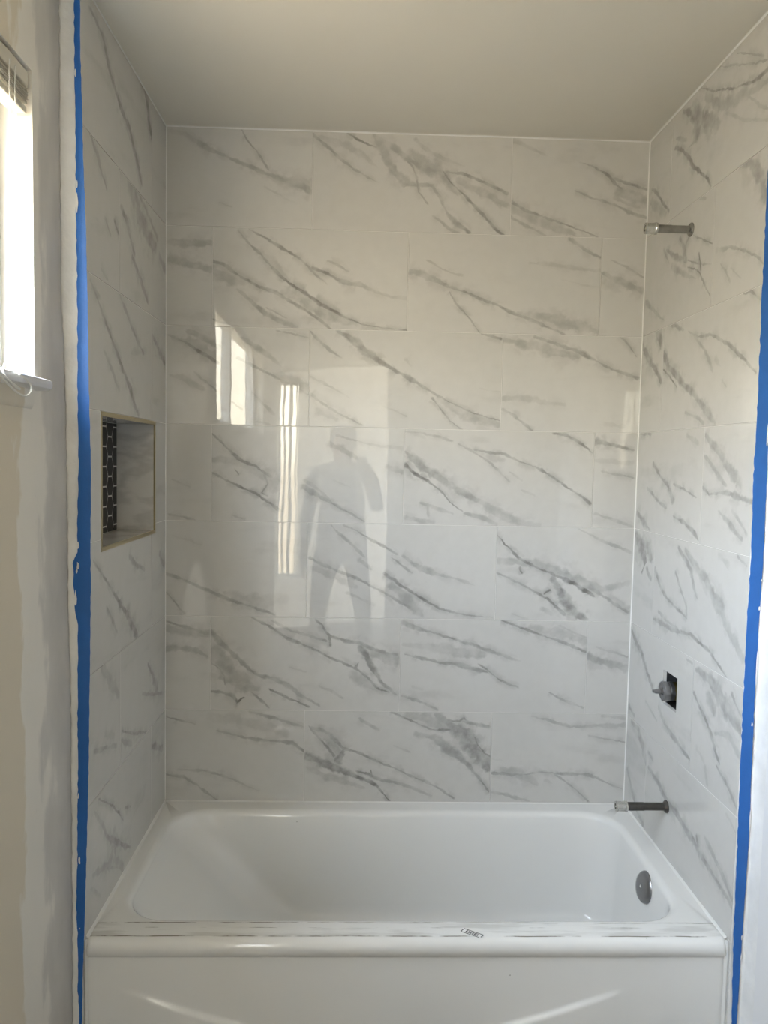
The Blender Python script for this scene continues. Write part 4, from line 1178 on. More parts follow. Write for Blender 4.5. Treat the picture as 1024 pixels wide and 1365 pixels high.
# enamel with smudges and scuffed lines left along the front ledge
mt = M['tub'] = new_mat('tub_enamel', (0.80, 0.80, 0.785), 0.1)
t = mt.node_tree
b = t.nodes['Principled BSDF']
g = N(t, 'ShaderNodeNewGeometry')
s = N(t, 'ShaderNodeSeparateXYZ')
t.links.new(g.outputs['Position'], s.inputs[0])
dirt = None
for y0, wd, thr, seed, am in ((-0.672, 0.0015, 0.44, 0.0, 0.95), (-0.692, 0.0011, 0.54, 4.0, 0.8), (-0.7255, 0.0014, 0.44, 9.0, 0.95)):
    c = N(t, 'ShaderNodeCombineXYZ')
    t.links.new(s.outputs['X'], c.inputs[0])
    c.inputs[1].default_value = seed
    n1 = N(t, 'ShaderNodeTexNoise')
    n1.inputs['Scale'].default_value = 9
    n1.inputs['Detail'].default_value = 6
    t.links.new(c.outputs[0], n1.inputs['Vector'])
    n2 = N(t, 'ShaderNodeTexNoise')
    n2.inputs['Scale'].default_value = 14
    n2.inputs['Detail'].default_value = 3
    t.links.new(g.outputs['Position'], n2.inputs['Vector'])
    yy = math_n(t, 'MULTIPLY_ADD', n2.outputs['Fac'], 0.004, s.outputs['Y'])
    dd = math_n(t, 'ABSOLUTE', math_n(t, 'SUBTRACT', yy, y0 + 0.002))
    k = N(t, 'ShaderNodeMapRange', interpolation_type='SMOOTHSTEP')
    k.inputs['From Min'].default_value = wd * 1.6
    k.inputs['From Max'].default_value = wd * 0.5
    t.links.new(dd, k.inputs['Value'])
    k2 = N(t, 'ShaderNodeMapRange')
    k2.inputs['From Min'].default_value = thr
    k2.inputs['From Max'].default_value = thr + 0.09
    t.links.new(n1.outputs['Fac'], k2.inputs['Value'])
    v = math_n(t, 'MULTIPLY', math_n(t, 'MULTIPLY', k.outputs[0], k2.outputs[0]), am)
    dirt = v if dirt is None else math_n(t, 'MAXIMUM', dirt, v)
zok = math_n(t, 'GREATER_THAN', s.outputs['Z'], H - 0.006)
dirt = math_n(t, 'MULTIPLY', dirt, zok)
# dusty film between the lines
ns_ = N(t, 'ShaderNodeTexNoise')
ns_.inputs['Scale'].default_value = 1.0
ns_.inputs['Detail'].default_value = 6
mp = N(t, 'ShaderNodeMapping')
mp.inputs['Scale'].default_value = (7, 45, 1)
t.links.new(g.outputs['Position'], mp.inputs[0])
t.links.new(mp.outputs[0], ns_.inputs['Vector'])
f1 = N(t, 'ShaderNodeMapRange')
f1.inputs['From Min'].default_value = 0.47
f1.inputs['From Max'].default_value = 0.62
f1.inputs['To Max'].default_value = 0.22
t.links.new(ns_.outputs['Fac'], f1.inputs['Value'])
band = math_n(t, 'MULTIPLY', math_n(t, 'LESS_THAN', s.outputs['Y'], -0.668), math_n(t, 'GREATER_THAN', s.outputs['Y'], -0.7255))
film = math_n(t, 'MULTIPLY', math_n(t, 'MULTIPLY', f1.outputs[0], band), zok)
# scattered specks
vo = N(t, 'ShaderNodeTexVoronoi')
vo.inputs['Scale'].default_value = 9
t.links.new(g.outputs['Position'], vo.inputs['Vector'])
spk = math_n(t, 'MULTIPLY', math_n(t, 'LESS_THAN', vo.outputs['Distance'], 0.016), 0.55)
tot = math_n(t, 'MAXIMUM', math_n(t, 'MAXIMUM', dirt, film), spk)
mx = N(t, 'ShaderNodeMix', data_type='RGBA')
mx.inputs[6].default_value = (0.80, 0.80, 0.785, 1)
mx.inputs[7].default_value = (0.13, 0.115, 0.085, 1)
t.links.new(tot, mx.inputs[0])
t.links.new(mx.outputs[2], b.inputs['Base Color'])
t.links.new(math_n(t, 'MULTIPLY_ADD', tot, 0.5, 0.10), b.inputs['Roughness'])
tub_body.data.materials.append(M['tub'])

# apron with the embossed smile line
nx, nz = 170, 90
bm_ = MB()
rows = []
for k in range(nz + 1):
    z = (H - 0.046) * k / nz
    row = []
    for i in range(nx + 1):
        x = X0 + (X1 - X0) * i / nx
        tt = (x - 0.675) / 0.60
        zc = H - 0.275 + 0.153 * abs(tt) ** 1.38
        fade = max(0.0, 1 - abs(tt) ** 7)
        q = min(1, max(0, (zc + 0.007 - z) / 0.014))
        bump_ = 0.0075 * fade * q * q * (3 - 2 * q)
        row.append(bm_.bm.verts.new((x, -0.7355 - bump_, z)))
    rows.append(row)
for a, c in zip(rows[:-1], rows[1:]):
    for i in range(nx):
        bm_.bm.faces.new((a[i], a[i + 1], c[i + 1], c[i]))
bk = [[bm_.bm.verts.new((x, -0.715, z)) for x in (X0, X1)] for z in (0, H - 0.046)]
bm_.bm.faces.new([bk[0][0], bk[0][1], bk[1][1], bk[1][0]])
bm_.bm.faces.new(rows[0][::-1] + bk[0])
bm_.bm.faces.new(rows[-1] + bk[1][::-1])
bm_.bm.faces.new([r[0] for r in rows] + [bk[1][0], bk[0][0]])
bm_.bm.faces.new([r[-1] for r in rows][::-1] + [bk[0][1], bk[1][1]])
bm_.build('apron', M['tub'], tub, smooth=True)

ov = Vector((1.4335, -0.408, H - 0.056))
ax = Vector((-1, -0.12, 0.22)).normalized()
pl = MB().lathe(ov - ax * 0.012, ax, [(0, 0.039), (0.010, 0.043), (0.014, 0.0425), (0.019, 0.038), (0.022, 0.028), (0.0235, 0.012), (0.0238, 0.002)], n=36).build('overflow_plate', M['nickel'], tub, smooth=True, angle=50)
tag(pl, 'round grey metal overflow plate')
sc = ov + ax * 0.0112
MB().lathe(sc, ax, [(0, 0.005), (0.002, 0.0045), (0.0028, 0.002)], n=14).build('screw', M['steel'], pl, smooth=True)

# label stuck on the ledge
ct, an = Vector((0.903, -0.7145, H)), math.radians(-31)
ex, ey = Vector((math.cos(an), math.sin(an), 0)), Vector((-math.sin(an), math.cos(an), 0))


def flat(mb, u0, u1, v0, v1, z0, z1, sh=0.0):
    r0 = [ct + ex * (u + sh * v) + ey * v + Vector((0, 0, z0)) for u, v in ((u0, v0), (u1, v0), (u1, v1), (u0, v1))]
    mb.loft([r0, [p_ + Vector((0, 0, z1 - z0)) for p_ in r0]])


M['label'] = new_mat('label_paper', (0.82, 0.82, 0.81), 0.5)
M['ink'] = new_mat('label_ink', (0.03, 0.03, 0.035), 0.6)
b = MB()
flat(b, -0.027, 0.027, -0.0085, 0.0085, 0.0002, 0.0005)
stk = tag(b.build('sticker', M['label'], tub), 'small white printed label with a dark border')
b = MB()
flat(b, -0.026, 0.020, -0.0082, -0.0062, 0.0005, 0.0007)
flat(b, -0.024, 0.026, 0.0062, 0.0082, 0.0005, 0.0007)
flat(b, -0.026, -0.0238, -0.0066, 0.0066, 0.0005, 0.0007, 0.2)
flat(b, 0.0238, 0.026, -0.004, 0.0066, 0.0005, 0.0007, 0.2)
b.build('printed_border', M['ink'], stk)
for u, w_, h_ in ((-0.0135, 0.004, 0.009), (-0.0085, 0.002, 0.008), (-0.0035, 0.0055, 0.007), (0.003, 0.004, 0.0085), (0.009, 0.0055, 0.009), (0.0145, 0.003, 0.007)):
    b = MB()
    flat(b, u - w_ / 2, u + w_ / 2, -h_ / 2, -h_ / 2 + 0.0028, 0.0005, 0.0007, 0.15)
    flat(b, u - w_ / 2, u + w_ / 2, h_ / 2 - 0.0028, h_ / 2, 0.0005, 0.0007, 0.15)
    flat(b, u - w_ / 2, u - w_ / 2 + 0.0024, -h_ / 2, h_ / 2, 0.0005, 0.00071, 0.15)
    b.build('printed_mark', M['ink'], stk)

# ---------------------------------------------------------------- plumbing on the end wall


def stub(name, label, y, z, x_end, pipe_mat, rp_, rc, rf, cl=0.033):
    o = tag(empty(name, (W, y, z)), label, 'pipe')
    MB().lathe((W - 0.0005, y, z), (-1, 0, 0), [(0, rf), (0.003, rf), (0.006, rf * 0.82), (0.009, rp_ * 1.02)], n=28).build('flange', pipe_mat, o, smooth=True)
    L = W - x_end
    MB().lathe((W - 0.008, y, z), (-1, 0, 0), [(0, rp_), ((L - cl) * 0.5, rp_), ((L - cl) * 0.52, rp_ * 1.06), (L - cl - 0.014, rp_ * 1.06), (L - cl - 0.008, rp_)], n=24).build('pipe', pipe_mat, o, smooth=True)
    pr = [(L - cl - 0.010, rp_ * 0.95)]
    for i in range(5):
        pr += [(L - cl - 0.010 + 0.002 * i + 0.0005, rp_ * 1.04), (L - cl - 0.010 + 0.002 * i + 0.0015, rp_ * 0.93)]
    MB().lathe((W, y, z), (-1, 0, 0), pr, n=20).build('thread', M['iron'], o, smooth=True)
    c0 = L - cl
    cp = MB().lathe((W, y, z), (-1, 0, 0), [(c0, rc * 0.9), (c0 + 0.001, rc * 1.08), (c0 + 0.006, rc * 1.08), (c0 + 0.008, rc * 0.97), (c0 + cl - 0.007, rc * 0.95), (c0 + cl - 0.004, rc * 1.02), (c0 + cl, rc * 0.97), (c0 + cl, rc * 0.55), (c0 + cl - 0.012, rc * 0.5)], n=32, lobes=8, amp=0.03).build('coupling', M['steel'], o, smooth=True, angle=35)
    MB().lathe((W, y, z), (-1, 0, 0), [(c0 + cl - 0.0115, rc * 0.5), (c0 + cl - 0.006, rc * 0.48), (c0 + cl - 0.004, rc * 0.2)], n=12, lobes=4, amp=0.25).build('plug', M['steel'], cp, smooth=True)
    return o


stub('shower_pipe', 'grey steel stub pipe with a bright coupling, high under the ceiling', -0.346, H + 1.7665, 1.381, M['grey_pipe'], 0.0105, 0.0150, 0.0185)
stub('spout_pipe', 'dark iron stub pipe with a steel coupling, just above the tub rim', -0.350, H + 0.1495, 1.362, M['iron'], 0.0112, 0.0145, 0.0180)

vy, vz = -0.337, H + 0.481
val = tag(empty('shower_valve', (W, vy, vz)), 'bare metal shower valve standing out of a square hole in the tiles', 'valve')
MB().lathe((W + 0.117, vy, vz), (-1, 0, 0), [(0, 0.024), (0.05, 0.024), (0.05, 0.0265), (0.112, 0.0265)], n=28).build('brass_body', M['brass'], val, smooth=True)
MB().lathe((W + 0.006, vy, vz), (-1, 0, 0), [(0, 0.0268), (0.010, 0.0268), (0.0102, 0.0250), (0.016, 0.0250), (0.0162, 0.0282), (0.0275, 0.0282), (0.0285, 0.0272)], n=40, lobes=8, amp=0.018).build('bonnet', M['nickel'], val, smooth=True, angle=28)
MB().lathe((W - 0.0222, vy, vz), (-1, 0, 0), [(0, 0.0262), (0.0012, 0.0262), (0.0014, 0.0215), (0.0006, 0.0205), (0.0006, 0.012), (0.0030, 0.0115), (0.0034, 0.009)], n=32).build('face_ring', M['nickel'], val, smooth=True, angle=28)
st_ = MB().lathe((W - 0.0250, vy, vz), (-1, 0, 0), [(0, 0.0085), (0.003, 0.0085), (0.0032, 0.0062), (0.018, 0.0060), (0.0182, 0.0042), (0.0245, 0.0038), (0.0255, 0.0025)], n=24, lobes=12, amp=0.06).build('stem', M['nickel'], val, smooth=True, angle=28)
b = MB()
b.box(W + 0.03, W + 0.075, vy - 0.012, vy + 0.020, VH[2] + 0.003, VH[2] + 0.022)
b.build('bracket', M['steel'], val, bevel=0.003)

# ---------------------------------------------------------------- niche


def marble_generic(name, scale, seed, strength=0.45):
    mt = new_mat(name, (0.76, 0.75, 0.73), 0.08)
    t = mt.node_tree
    b = t.nodes['Principled BSDF']
    g = N(t, 'ShaderNodeTexCoord')
    mp = N(t, 'ShaderNodeMapping')
    mp.inputs['Location'].default_value = (seed, seed * 0.7, 0)
    mp.inputs['Rotation'].default_value = (0.6, 0.5, 0.3)
    mp.inputs['Scale'].default_value = (scale, scale, scale * 2.2)
    t.links.new(g.outputs['Object'], mp.inputs[0])
    n = N(t, 'ShaderNodeTexNoise')
    n.inputs['Scale'].default_value = 1
    n.inputs['Detail'].default_value = 4
    t.links.new(mp.outputs[0], n.inputs['Vector'])
    d = math_n(t, 'ABSOLUTE', math_n(t, 'SUBTRACT', n.outputs['Fac'], 0.5))
    k = N(t, 'ShaderNodeMapRange', interpolation_type='SMOOTHSTEP')
    k.inputs['From Min'].default_value = 0.07
    k.inputs['From Max'].default_value = 0.0
    k.inputs['To Max'].default_value = strength
    t.links.new(d, k.inputs['Value'])
    mx = N(t, 'ShaderNodeMix', data_type='RGBA')
    mx.inputs[6].default_value = (0.76, 0.75, 0.73, 1)
    mx.inputs[7].default_value = (0.30, 0.29, 0.275, 1)
    t.links.new(k.outputs[0], mx.inputs[0])
    t.links.new(mx.outputs[2], b.inputs['Base Color'])
    return mt


M['niche_marble'] = marble_generic('niche_marble', 5, 3.1, 0.26)
y0, y1, z0, z1, dp = NI
ni = tag(empty('shower_niche', (-dp / 2, (y0 + y1) / 2, z0)), 'recessed niche with black hexagon back and champagne metal edging', 'niche')
L_ = 0.008
MB().box(-dp, -0.0035, y0 + 0.0005, y1 - 0.0005, z0 + 0.0005, z0 + L_).build('shelf_tile', M['niche_marble'], ni)
MB().box(-dp, -0.0035, y0 + 0.0005, y1 - 0.0005, z1 - L_, z1 - 0.0005).build('top_tile', M['niche_marble'], ni)
MB().box(-dp, -0.0035, y1 - L_, y1 - 0.0005, z0 + L_ + 0.001, z1 - L_ - 0.001).build('side_tile', M['niche_marble'], ni)
MB().box(-dp, -0.0035, y0 + 0.0005, y0 + L_, z0 + L_ + 0.001, z1 - L_ - 0.001).build('side_tile', M['niche_marble'], ni)
# edge profiles: a thin lip on the wall face and a return into the opening
tw = 0.0095
for nm, (a0, a1, c0, c1) in (('h', (y0 - 0.001, y1 + 0.001, z0 - 0.001, z0 + tw)), ('h', (y0 - 0.001, y1 + 0.001, z1 - tw, z1 + 0.001)), ('v', (y0 - 0.001, y0 + tw * 0.8, z0 + tw, z1 - tw)), ('v', (y1 - tw * 0.8, y1 + 0.001, z0 + tw, z1 - tw))):
    MB().box(-0.0034, 0.0012, a0, a1, c0, c1).build('edge_trim', M['champagne'], ni, bevel=0.0006)
# hexagon mosaic on the back
hh = 0.0532
aa = hh / math.sqrt(3)
hp, vp = 0.0575 * math.sqrt(3) / 2, 0.0575
cl0, cl1, cz0, cz1 = y0 + L_ + 0.001, y1 - L_ - 0.001, z0 + L_ + 0.001, z1 - L_ - 0.001


def clip(poly, ax_, lim, keep_less):
    out = []
    for i in range(len(poly)):
        p_, q_ = poly[i], poly[(i + 1) % len(poly)]
        ip = p_[ax_] <= lim if keep_less else p_[ax_] >= lim
        iq = q_[ax_] <= lim if keep_less else q_[ax_] >= lim
        if ip:
            out.append(p_)
        if ip != iq:
            f = (lim - p_[ax_]) / (q_[ax_] - p_[ax_])
            out.append((p_[0] + f * (q_[0] - p_[0]), p_[1] + f * (q_[1] - p_[1])))
    return out


for i in range(12):
    cy = cl1 - 0.012 - i * hp
    for k in range(-1, 8):
        cz = cz1 - 0.040 - k * vp - (vp / 2 if i % 2 else 0)
        poly = [(cy + aa * math.cos(math.radians(60 * q)), cz + aa * math.sin(math.radians(60 * q))) for q in range(6)]
        for ax_, lim, less in ((0, cl0, False), (0, cl1, True), (1, cz0, False), (1, cz1, True)):
            poly = clip(poly, ax_, lim, less)
            if len(poly) < 3:
                break
        if len(poly) < 3:
            continue
        w_ = max(p_[0] for p_ in poly) - min(p_[0] for p_ in poly)
        h_ = max(p_[1] for p_ in poly) - min(p_[1] for p_ in poly)
        if w_ < 0.006 or h_ < 0.006:
            continue
        MB().loft([[(-dp - 0.0010, a, z) for a, z in poly], [(-dp - 0.0003, a, z) for a, z in poly]]).build('hex_tile', M['hex'], ni)

# ---------------------------------------------------------------- painter's tape


def tape(name, label, right_edge, left_edge, yb, extra):
    rings = []
    n = 200
    zt, zb = CEIL - 0.003, 0.004
    for i in range(n + 1):
        z = zb + (zt - zb) * i / n
        xr = interp(right_edge, z - H) + random.uniform(-1, 1) * 0.0006
        xl = interp(left_edge, z - H) + random.uniform(-1, 1) * 0.0012
        wob = 0.0012 * math.sin(z * 7.1) + 0.0008 * math.sin(z * 17.3 + 1)
        y = yb - 0.0018 + wob
        rings.append([(xl, y, z), (xr, y - 0.0010, z), (xr, y - 0.0013, z), ((xl + xr) / 2, y - 0.0022, z), (xl, y - 0.0004, z)])
    o = tag(MB().loft(rings).build(name, M['tape'], smooth=True, angle=50), label, 'masking tape')
    for (z, dx, w_, h_) in extra:
        z += H
        xl = interp(left_edge, z - H)
        yy = yb - 0.0045
        pts = []
        for k in range(9):
            a = 2 * math.pi * k / 9
            r_ = random.uniform(0.6, 1.1)
            pts.append((xl + dx + w_ * r_ * math.cos(a), z + h_ * r_ * math.sin(a)))
        MB().loft([[(x, yy, zz_) for x, zz_ in pts], [(x, yy - 0.0012, zz_) for x, zz_ in pts]]).build('plaster_fleck', M['plaster'], o)
    return o


RE = [(2.2, 0.009), (2.017, 0.006), (1.781, 0.010), (1.621, 0.0155), (1.329, 0.0205), (1.097, 0.0245), (0.827, 0.0225), (0.447, 0.0175), (0.217, 0.0115), (0.092, 0.0075), (-0.071, 0.0005), (-0.2, -0.002), (-0.38, -0.004)]
LE = [(2.2, -0.0065), (1.938, -0.006), (1.701, -0.006), (1.459, -0.004), (1.329, -0.003), (1.097, -0.003), (0.905, -0.0065), (0.885, -0.016), (0.78, -0.016), (0.74, -0.0065), (0.446, -0.008), (0.217, -0.009), (0.091, -0.013), (-0.071, -0.012), (-0.2, -0.008), (-0.38, -0.009)]
tape('masking_tape', 'blue masking tape down the tile edge next to the window', RE, LE, -0.757,
     [(1.70, 0.004, 0.002, 0.010), (1.66, 0.003, 0.003, 0.022), (0.873, 0.012, 0.003, 0.011), (0.862, 0.009, 0.002, 0.006), (0.80, 0.006, 0.003, 0.02), (0.20, 0.005, 0.0025, 0.010), (0.04, 0.008, 0.0012, 0.002), (1.93, 0.002, 0.002, 0.01), (0.35, 0.002, 0.0015, 0.008), (0.92, 0.002, 0.003, 0.012)])
RL = [(2.2, W - 0.003), (1.755, W - 0.0065), (1.41, W - 0.0045), (1.09, W - 0.0045), (0.9, W - 0.001), (0.55, W - 0.002), (0.289, W), (0.017, W + 0.004), (-0.196, W + 0.009), (-0.38, W + 0.010)]
RR = [(2.2, W + 0.023), (1.295, W + 0.023), (1.093, W + 0.026), (0.922, W + 0.027), (0.715, W + 0.026), (0.557, W + 0.024), (0.289, W + 0.027), (0.108, W + 0.0245), (0.017, W + 0.024), (-0.094, W + 0.0225), (-0.196, W + 0.0205), (-0.38, W + 0.021)]
tape('masking_tape', 'blue masking tape down the tile edge beside the plumbing wall', RR, RL, -0.7575,
     [(0.80, 0.0245, 0.0022, 0.005), (0.865, 0.026, 0.002, 0.004), (0.53, 0.022, 0.002, 0.005), (0.02, 0.0175, 0.0015, 0.006), (-0.03, 0.017, 0.0015, 0.010), (0.30, 0.027, 0.0015, 0.03), (0.66, 0.026, 0.0015, 0.05), (1.2, 0.026, 0.002, 0.03)])

# ---------------------------------------------------------------- blind and cord in the window
bl = tag(empty('window_blind', (-0.057, (WIN[0] + WIN[1]) / 2, WIN[3] - 0.09)), 'raised cream mini blind under the head of the window', 'blind')
ya, yz = WIN[0] + 0.012, WIN[1] - 0.006
MB().box(-0.074, -0.040, ya, yz, WIN[3] - 0.036, WIN[3] - 0.006).build('headrail', M['slat'], bl, bevel=0.003)
for k in range(7):
    z = WIN[3] - 0.042 - 0.0042 * k
    o_ = random.uniform(-0.0015, 0.0015)
    MB().loft([[(-0.074 + o_, y, z), (-0.057 + o_, y, z + 0.0022), (-0.040 + o_, y, z), (-0.040 + o_, y, z - 0.0007), (-0.057 + o_, y, z + 0.0015), (-0.074 + o_, y, z - 0.0007)] for y in (ya + 0.004, yz - 0.004)]).build('slat', M['slat'], bl)
MB().box(-0.072, -0.042, ya + 0.004, yz - 0.004, WIN[3] - 0.087, WIN[3] - 0.073).build('bottom_rail', M['slat'], bl, bevel=0.003)


def smooth_path(pts, n=6):
    pts = [Vector(p_) for p_ in pts]
    out = []
    for i in range(len(pts) - 1):
        p0, p1, p2, p3 = pts[max(i - 1, 0)], pts[i], pts[i + 1], pts[min(i + 2, len(pts) - 1)]
        for k in range(n):
            u = k / n
            out.append(0.5 * (2 * p1 + (p2 - p0) * u + (2 * p0 - 5 * p1 + 4 * p2 - p3) * u * u + (3 * p1 - p0 - 3 * p2 + p3) * u ** 3))
    out.append(pts[-1])
    return out


c1 = [(-0.0372, -1.0033, 1.840), (-0.0368, -1.0058, 1.7759), (-0.0300, -1.0083, 1.6079), (-0.0300, -1.0219, 1.4149), (-0.0280, -1.0463, 1.3295), (-0.0150, -1.0850, 1.2799), (0.0040, -1.1347, 1.2575), (0.0100, -1.1061, 1.2366), (0.0100, -1.0829, 1.2342), (0.0095, -1.1158, 1.2420), (0.0075, -1.1640, 1.2575), (0.0000, -1.2023, 1.2701)]
c2 = [(-0.0372, -0.9781, 1.840), (-0.0368, -0.9825, 1.7798), (-0.0300, -0.9840, 1.6845), (-0.0300, -0.9899, 1.4488), (-0.0300, -0.9714, 1.4110), (-0.0300, -0.9685, 1.3557), (-0.0270, -1.0095, 1.2936), (-0.0140, -1.0463, 1.2712), (0.0080, -1.0769, 1.2599), (0.0105, -1.0423, 1.2478), (0.0105, -1.0384, 1.2342), (0.0105, -1.0597, 1.2240), (0.0105, -1.0965, 1.2274), (0.0085, -1.1544, 1.2478), (0.0070, -1.1930, 1.2633)]
for lab, c in (('thin white blind cord hanging straight to the sill', c1), ('white blind cord ending in a loop over the sill', c2)):
    pts = smooth_path([(x, y, z + H) for x, y, z in c])
    rr = [0.0009 + 0.0011 * min(1, max(0, (H + 1.285 - p_.z) / 0.02)) for p_ in pts]
    tag(MB().tube(pts, rr, 6).build('blind_cord', M['cord'], smooth=True), lab, 'cord', 'cords of the blind')

vb = tag(empty('vertical_blind', ((HWIN[0] + HWIN[1]) / 2, HALL_Y + 0.04, HWIN[2])), 'white vertical slat blind over the narrow window of the next room', 'blind')
MB().box(HWIN[0] + 0.002, HWIN[1] + 0.02, HALL_Y + 0.02, HALL_Y + 0.06, HWIN[3] - 0.01, HWIN[3] + 0.03).build('headrail', M['slat'], vb, bevel=0.003)
M['sheer'] = bpy.data.materials.new('sheer_fabric')
M['sheer'].use_nodes = True
t = M['sheer'].node_tree
t.nodes.clear()
o_ = N(t, 'ShaderNodeOutputMaterial')
mx = N(t, 'ShaderNodeMixShader')
mx.inputs[0].default_value = 0.6
d1, d2 = N(t, 'ShaderNodeBsdfDiffuse'), N(t, 'ShaderNodeBsdfTranslucent')
d1.inputs[0].default_value = d2.inputs[0].default_value = (0.8, 0.78, 0.72, 1)
t.links.new(d1.outputs[0], mx.inputs[1])
t.links.new(d2.outputs[0], mx.inputs[2])
t.links.new(mx.outputs[0], o_.inputs[0])
for k in range(4):
    x = HWIN[0] + 0.028 + k * 0.056
    a = math.radians((52, 60, 45, 66)[k])
    rings = []
    for i in range(13):
        z = HWIN[2] + 0.02 + (HWIN[3] - HWIN[2] - 0.04) * i / 12
        w_ = 0.022 + 0.002 * math.sin(i * 1.7 + k)
        dx = 0.003 * math.sin(i * 0.9 + k * 2)
        rings.append([(x + dx + w_ * s_ * math.cos(a) - q_ * 0.0006 * math.sin(a), HALL_Y + 0.04 + w_ * s_ * math.sin(a) + q_ * 0.0006 * math.cos(a), z) for s_, q_ in ((-1, -1), (1, -1), (1, 1), (-1, 1))])
    MB().loft(rings).build('slat', M['sheer'], vb)

# ---------------------------------------------------------------- the photographer, mirrored in the tiles
PX, PY = 0.495, -2.86
M['skin'] = new_mat('skin', (0.45, 0.28, 0.2), 0.5)
M['shirt'] = new_mat('dark_shirt', (0.10, 0.10, 0.105), 0.85, mottle=0.1)
M['trousers'] = new_mat('dark_trousers', (0.045, 0.05, 0.065), 0.85, mottle=0.1)
M['shoe'] = new_mat('shoe_leather', (0.04, 0.035, 0.03), 0.5)
M['hair'] = new_mat('dark_hair', (0.03, 0.022, 0.018), 0.6)
M['phone'] = new_mat('phone_body', (0.05, 0.05, 0.055), 0.3)
cx_, cz_ = CAM.x - PX, CAM.z      # lens relative to the person
sk = []      # (name, parent, position, radius x, radius y)


def J(name, par, pos, rx, ry=None):
    sk.append((name, par, pos, rx, ry or rx))


J('pelvis', None, (0, 0, 0.95), 0.155, 0.115)
J('waist', 'pelvis', (0, 0, 1.10), 0.163, 0.112)
J('chest', 'waist', (0, -0.005, 1.28), 0.180, 0.12)
J('collar', 'chest', (0, -0.01, 1.415), 0.12, 0.085)
J('neck', 'collar', (0, 0.0, 1.49), 0.056)
J('jaw', 'neck', (0, 0.018, 1.545), 0.068, 0.074)
J('face', 'jaw', (0, 0.022, 1.61), 0.086, 0.098)
J('crown', 'face', (0, 0.012, 1.69), 0.070, 0.080)
for sg, sd in ((1, 'r'), (-1, 'l')):
    J('shoulder' + sd, 'collar', (sg * 0.185, -0.01, 1.40), 0.066)
    if sg > 0:
        J('elbow' + sd, 'shoulder' + sd, (0.245, 0.055, 1.16), 0.050)
        J('wrist' + sd, 'elbow' + sd, (0.175, 0.245, 1.375), 0.028)
        pal = Vector((0.176, 0.290, 1.420))
        J('palm' + sd, 'wrist' + sd, tuple(pal), 0.026, 0.018)
        for k, (dz, ln) in enumerate(((0.035, 0.05), (0.013, 0.055), (-0.009, 0.052), (-0.030, 0.042))):
            a = (0.184, 0.318, 1.430 + dz)
            J('f%da' % k, 'palm' + sd, a, 0.0095)
            J('f%db' % k, 'f%da' % k, (0.182, 0.345, 1.434 + dz), 0.0088)
            J('f%dc' % k, 'f%db' % k, (0.180 - ln * 0.55, 0.3585, 1.436 + dz), 0.0078)
        J('t0', 'palm' + sd, (0.152, 0.296, 1.442), 0.011)
        J('t1', 't0', (0.138, 0.310, 1.466), 0.0095)
        J('t2', 't1', (0.126, 0.318, 1.484), 0.0082)
    else:
        J('elbow' + sd, 'shoulder' + sd, (-0.240, -0.02, 1.12), 0.050)
        J('wrist' + sd, 'elbow' + sd, (-0.250, 0.05, 0.885), 0.028)
        J('palm' + sd, 'wrist' + sd, (-0.258, 0.068, 0.815), 0.020, 0.032)
        for k, (dy, ln) in enumerate(((0.034, 0.075), (0.012, 0.085), (-0.010, 0.08), (-0.030, 0.062))):
            J('g%da' % k, 'palm' + sd, (-0.255, 0.075 + dy, 0.775), 0.0095)
            J('g%db' % k, 'g%da' % k, (-0.250, 0.082 + dy, 0.775 - ln * 0.5), 0.0085)
            J('g%dc' % k, 'g%db' % k, (-0.240, 0.086 + dy, 0.775 - ln * 0.9), 0.0075)
        J('u0', 'palm' + sd, (-0.238, 0.100, 0.825), 0.011)
        J('u1', 'u0', (-0.228, 0.118, 0.795), 0.0095)
        J('u2', 'u1', (-0.224, 0.126, 0.768), 0.008)
    J('hip' + sd, 'pelvis', (sg * 0.098, 0, 0.86), 0.098)
    J('knee' + sd, 'hip' + sd, (sg * 0.150, 0.02, 0.49), 0.066)
    J('ankle' + sd, 'knee' + sd, (sg * 0.190, -0.015, 0.10), 0.046)
    J('heel' + sd, 'ankle' + sd, (sg * 0.192, -0.03, 0.045), 0.040)
    J('toe' + sd, 'heel' + sd, (sg * 0.212, 0.15, 0.034), 0.036, 0.030)
bm0 = bmesh.new()
lay_ = bm0.verts.layers.skin.verify()
vd = {}
for nm, par, pos, rx, ry in sk:
    v = bm0.verts.new(pos)
    v[lay_].radius = (rx, ry)
    v[lay_].use_root = par is None
    vd[nm] = v
    if par:
        bm0.edges.new((vd[par], v))
me0 = bpy.data.meshes.new('skeleton')
bm0.to_mesh(me0)
bm0.free()
ob0 = bpy.data.objects.new('skeleton', me0)
COL.objects.link(ob0)
md = ob0.modifiers.new('skin', 'SKIN')
md.use_smooth_shade = True
ob0.modifiers.new('sub', 'SUBSURF').levels = 2
bpy.context.view_layer.update()
dg = bpy.context.evaluated_depsgraph_get()
me = bpy.data.meshes.new_from_object(ob0.evaluated_get(dg))
bpy.data.objects.remove(ob0)
me.name = 'person'
me.materials.clear()
for k in ('shirt', 'trousers', 'skin', 'shoe'):
    me.materials.append(M[k])
zmin = min(v.co.z for v in me.vertices)
for v in me.vertices:
    v.co.z -= zmin
for p_ in me.polygons:
    p_.use_smooth = True
    c = p_.center
    i = 0
    if c.z > 1.475 - zmin and abs(c.x) < 0.1:
        i = 2
    elif c.x > 0.10 and c.y > 0.20:
        i = 2
    elif c.x < -0.2 and c.z < 0.93:
        i = 2
    elif c.z < 0.09:
        i = 3
    elif c.z < 0.95:
        i = 1
    p_.material_index = i
person = tag(bpy.data.objects.new('person', me), 'person in a dark shirt and trousers holding up a phone', 'person')
COL.objects.link(person)
person.location = (PX, PY, 0)


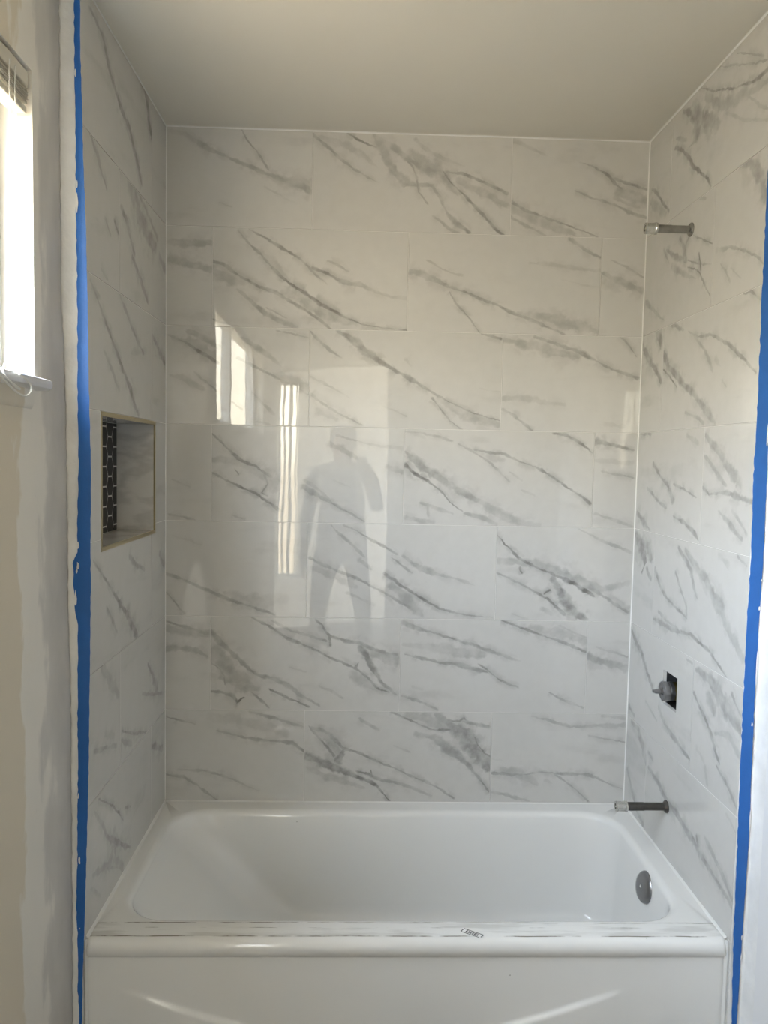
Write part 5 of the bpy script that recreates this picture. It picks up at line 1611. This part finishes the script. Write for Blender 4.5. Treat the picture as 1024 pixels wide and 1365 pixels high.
def ellipsoid(c, r, zcut=None, n=20, m_=12, a0=0.0):
    rings = []
    for k in range(1, m_):
        a = math.pi * (a0 + (1 - a0) * k / m_)
        rings.append([(c[0] + r[0] * math.sin(a) * math.cos(q), c[1] + r[1] * math.sin(a) * math.sin(q), c[2] + r[2] * math.cos(a)) for q in [2 * math.pi * j / n for j in range(n)]])
    return MB().loft(rings)


hz = 1.64 - zmin
hair = MB()
rings = []
for k in range(1, 9):
    a = math.pi * 0.58 * k / 8
    ring = []
    for j in range(24):
        q = 2 * math.pi * j / 24
        front = max(0, math.sin(q))
        aa_ = a * (1 - 0.32 * front)
        ring.append((PX + 0.093 * math.sin(aa_) * math.cos(q), PY + 0.010 + 0.106 * math.sin(aa_) * math.sin(q), hz + 0.105 * math.cos(aa_)))
    rings.append(ring)
hair.loft(rings, cap1=False).build('hair', M['hair'], person, smooth=True)
M['eye'] = new_mat('eye', (0.7, 0.7, 0.68), 0.2)
for sg in (-1, 1):
    ellipsoid((PX + sg * 0.030, PY + 0.098, 1.612 - zmin), (0.012, 0.010, 0.008)).build('eye', M['eye'], person, smooth=True)
    ellipsoid((PX + sg * 0.086, PY + 0.010, 1.60 - zmin), (0.010, 0.020, 0.030)).build('ear', M['skin'], person, smooth=True)
ellipsoid((PX, PY + 0.112, 1.588 - zmin), (0.014, 0.016, 0.024)).build('nose', M['skin'], person, smooth=True)
ellipsoid((PX, PY + 0.096, 1.552 - zmin), (0.024, 0.008, 0.007)).build('mouth', new_mat('lips', (0.36, 0.17, 0.14), 0.5), person, smooth=True)

ph = tag(empty('smartphone', (CAM.x + 0.006, CAM.y - 0.012, CAM.z - 0.125)), 'dark smartphone held upright in the hand of the person', 'phone')
MB().box(CAM.x - 0.030, CAM.x + 0.042, CAM.y - 0.020, CAM.y - 0.0115, CAM.z - 0.125, CAM.z + 0.022).build('case', M['phone'], ph, bevel=0.003)
MB().lathe((CAM.x, CAM.y - 0.0115, CAM.z), (0, 1, 0), [(0, 0.0075), (0.0015, 0.007), (0.0016, 0.002)], n=20).build('lens', M['hex'], ph, smooth=True)
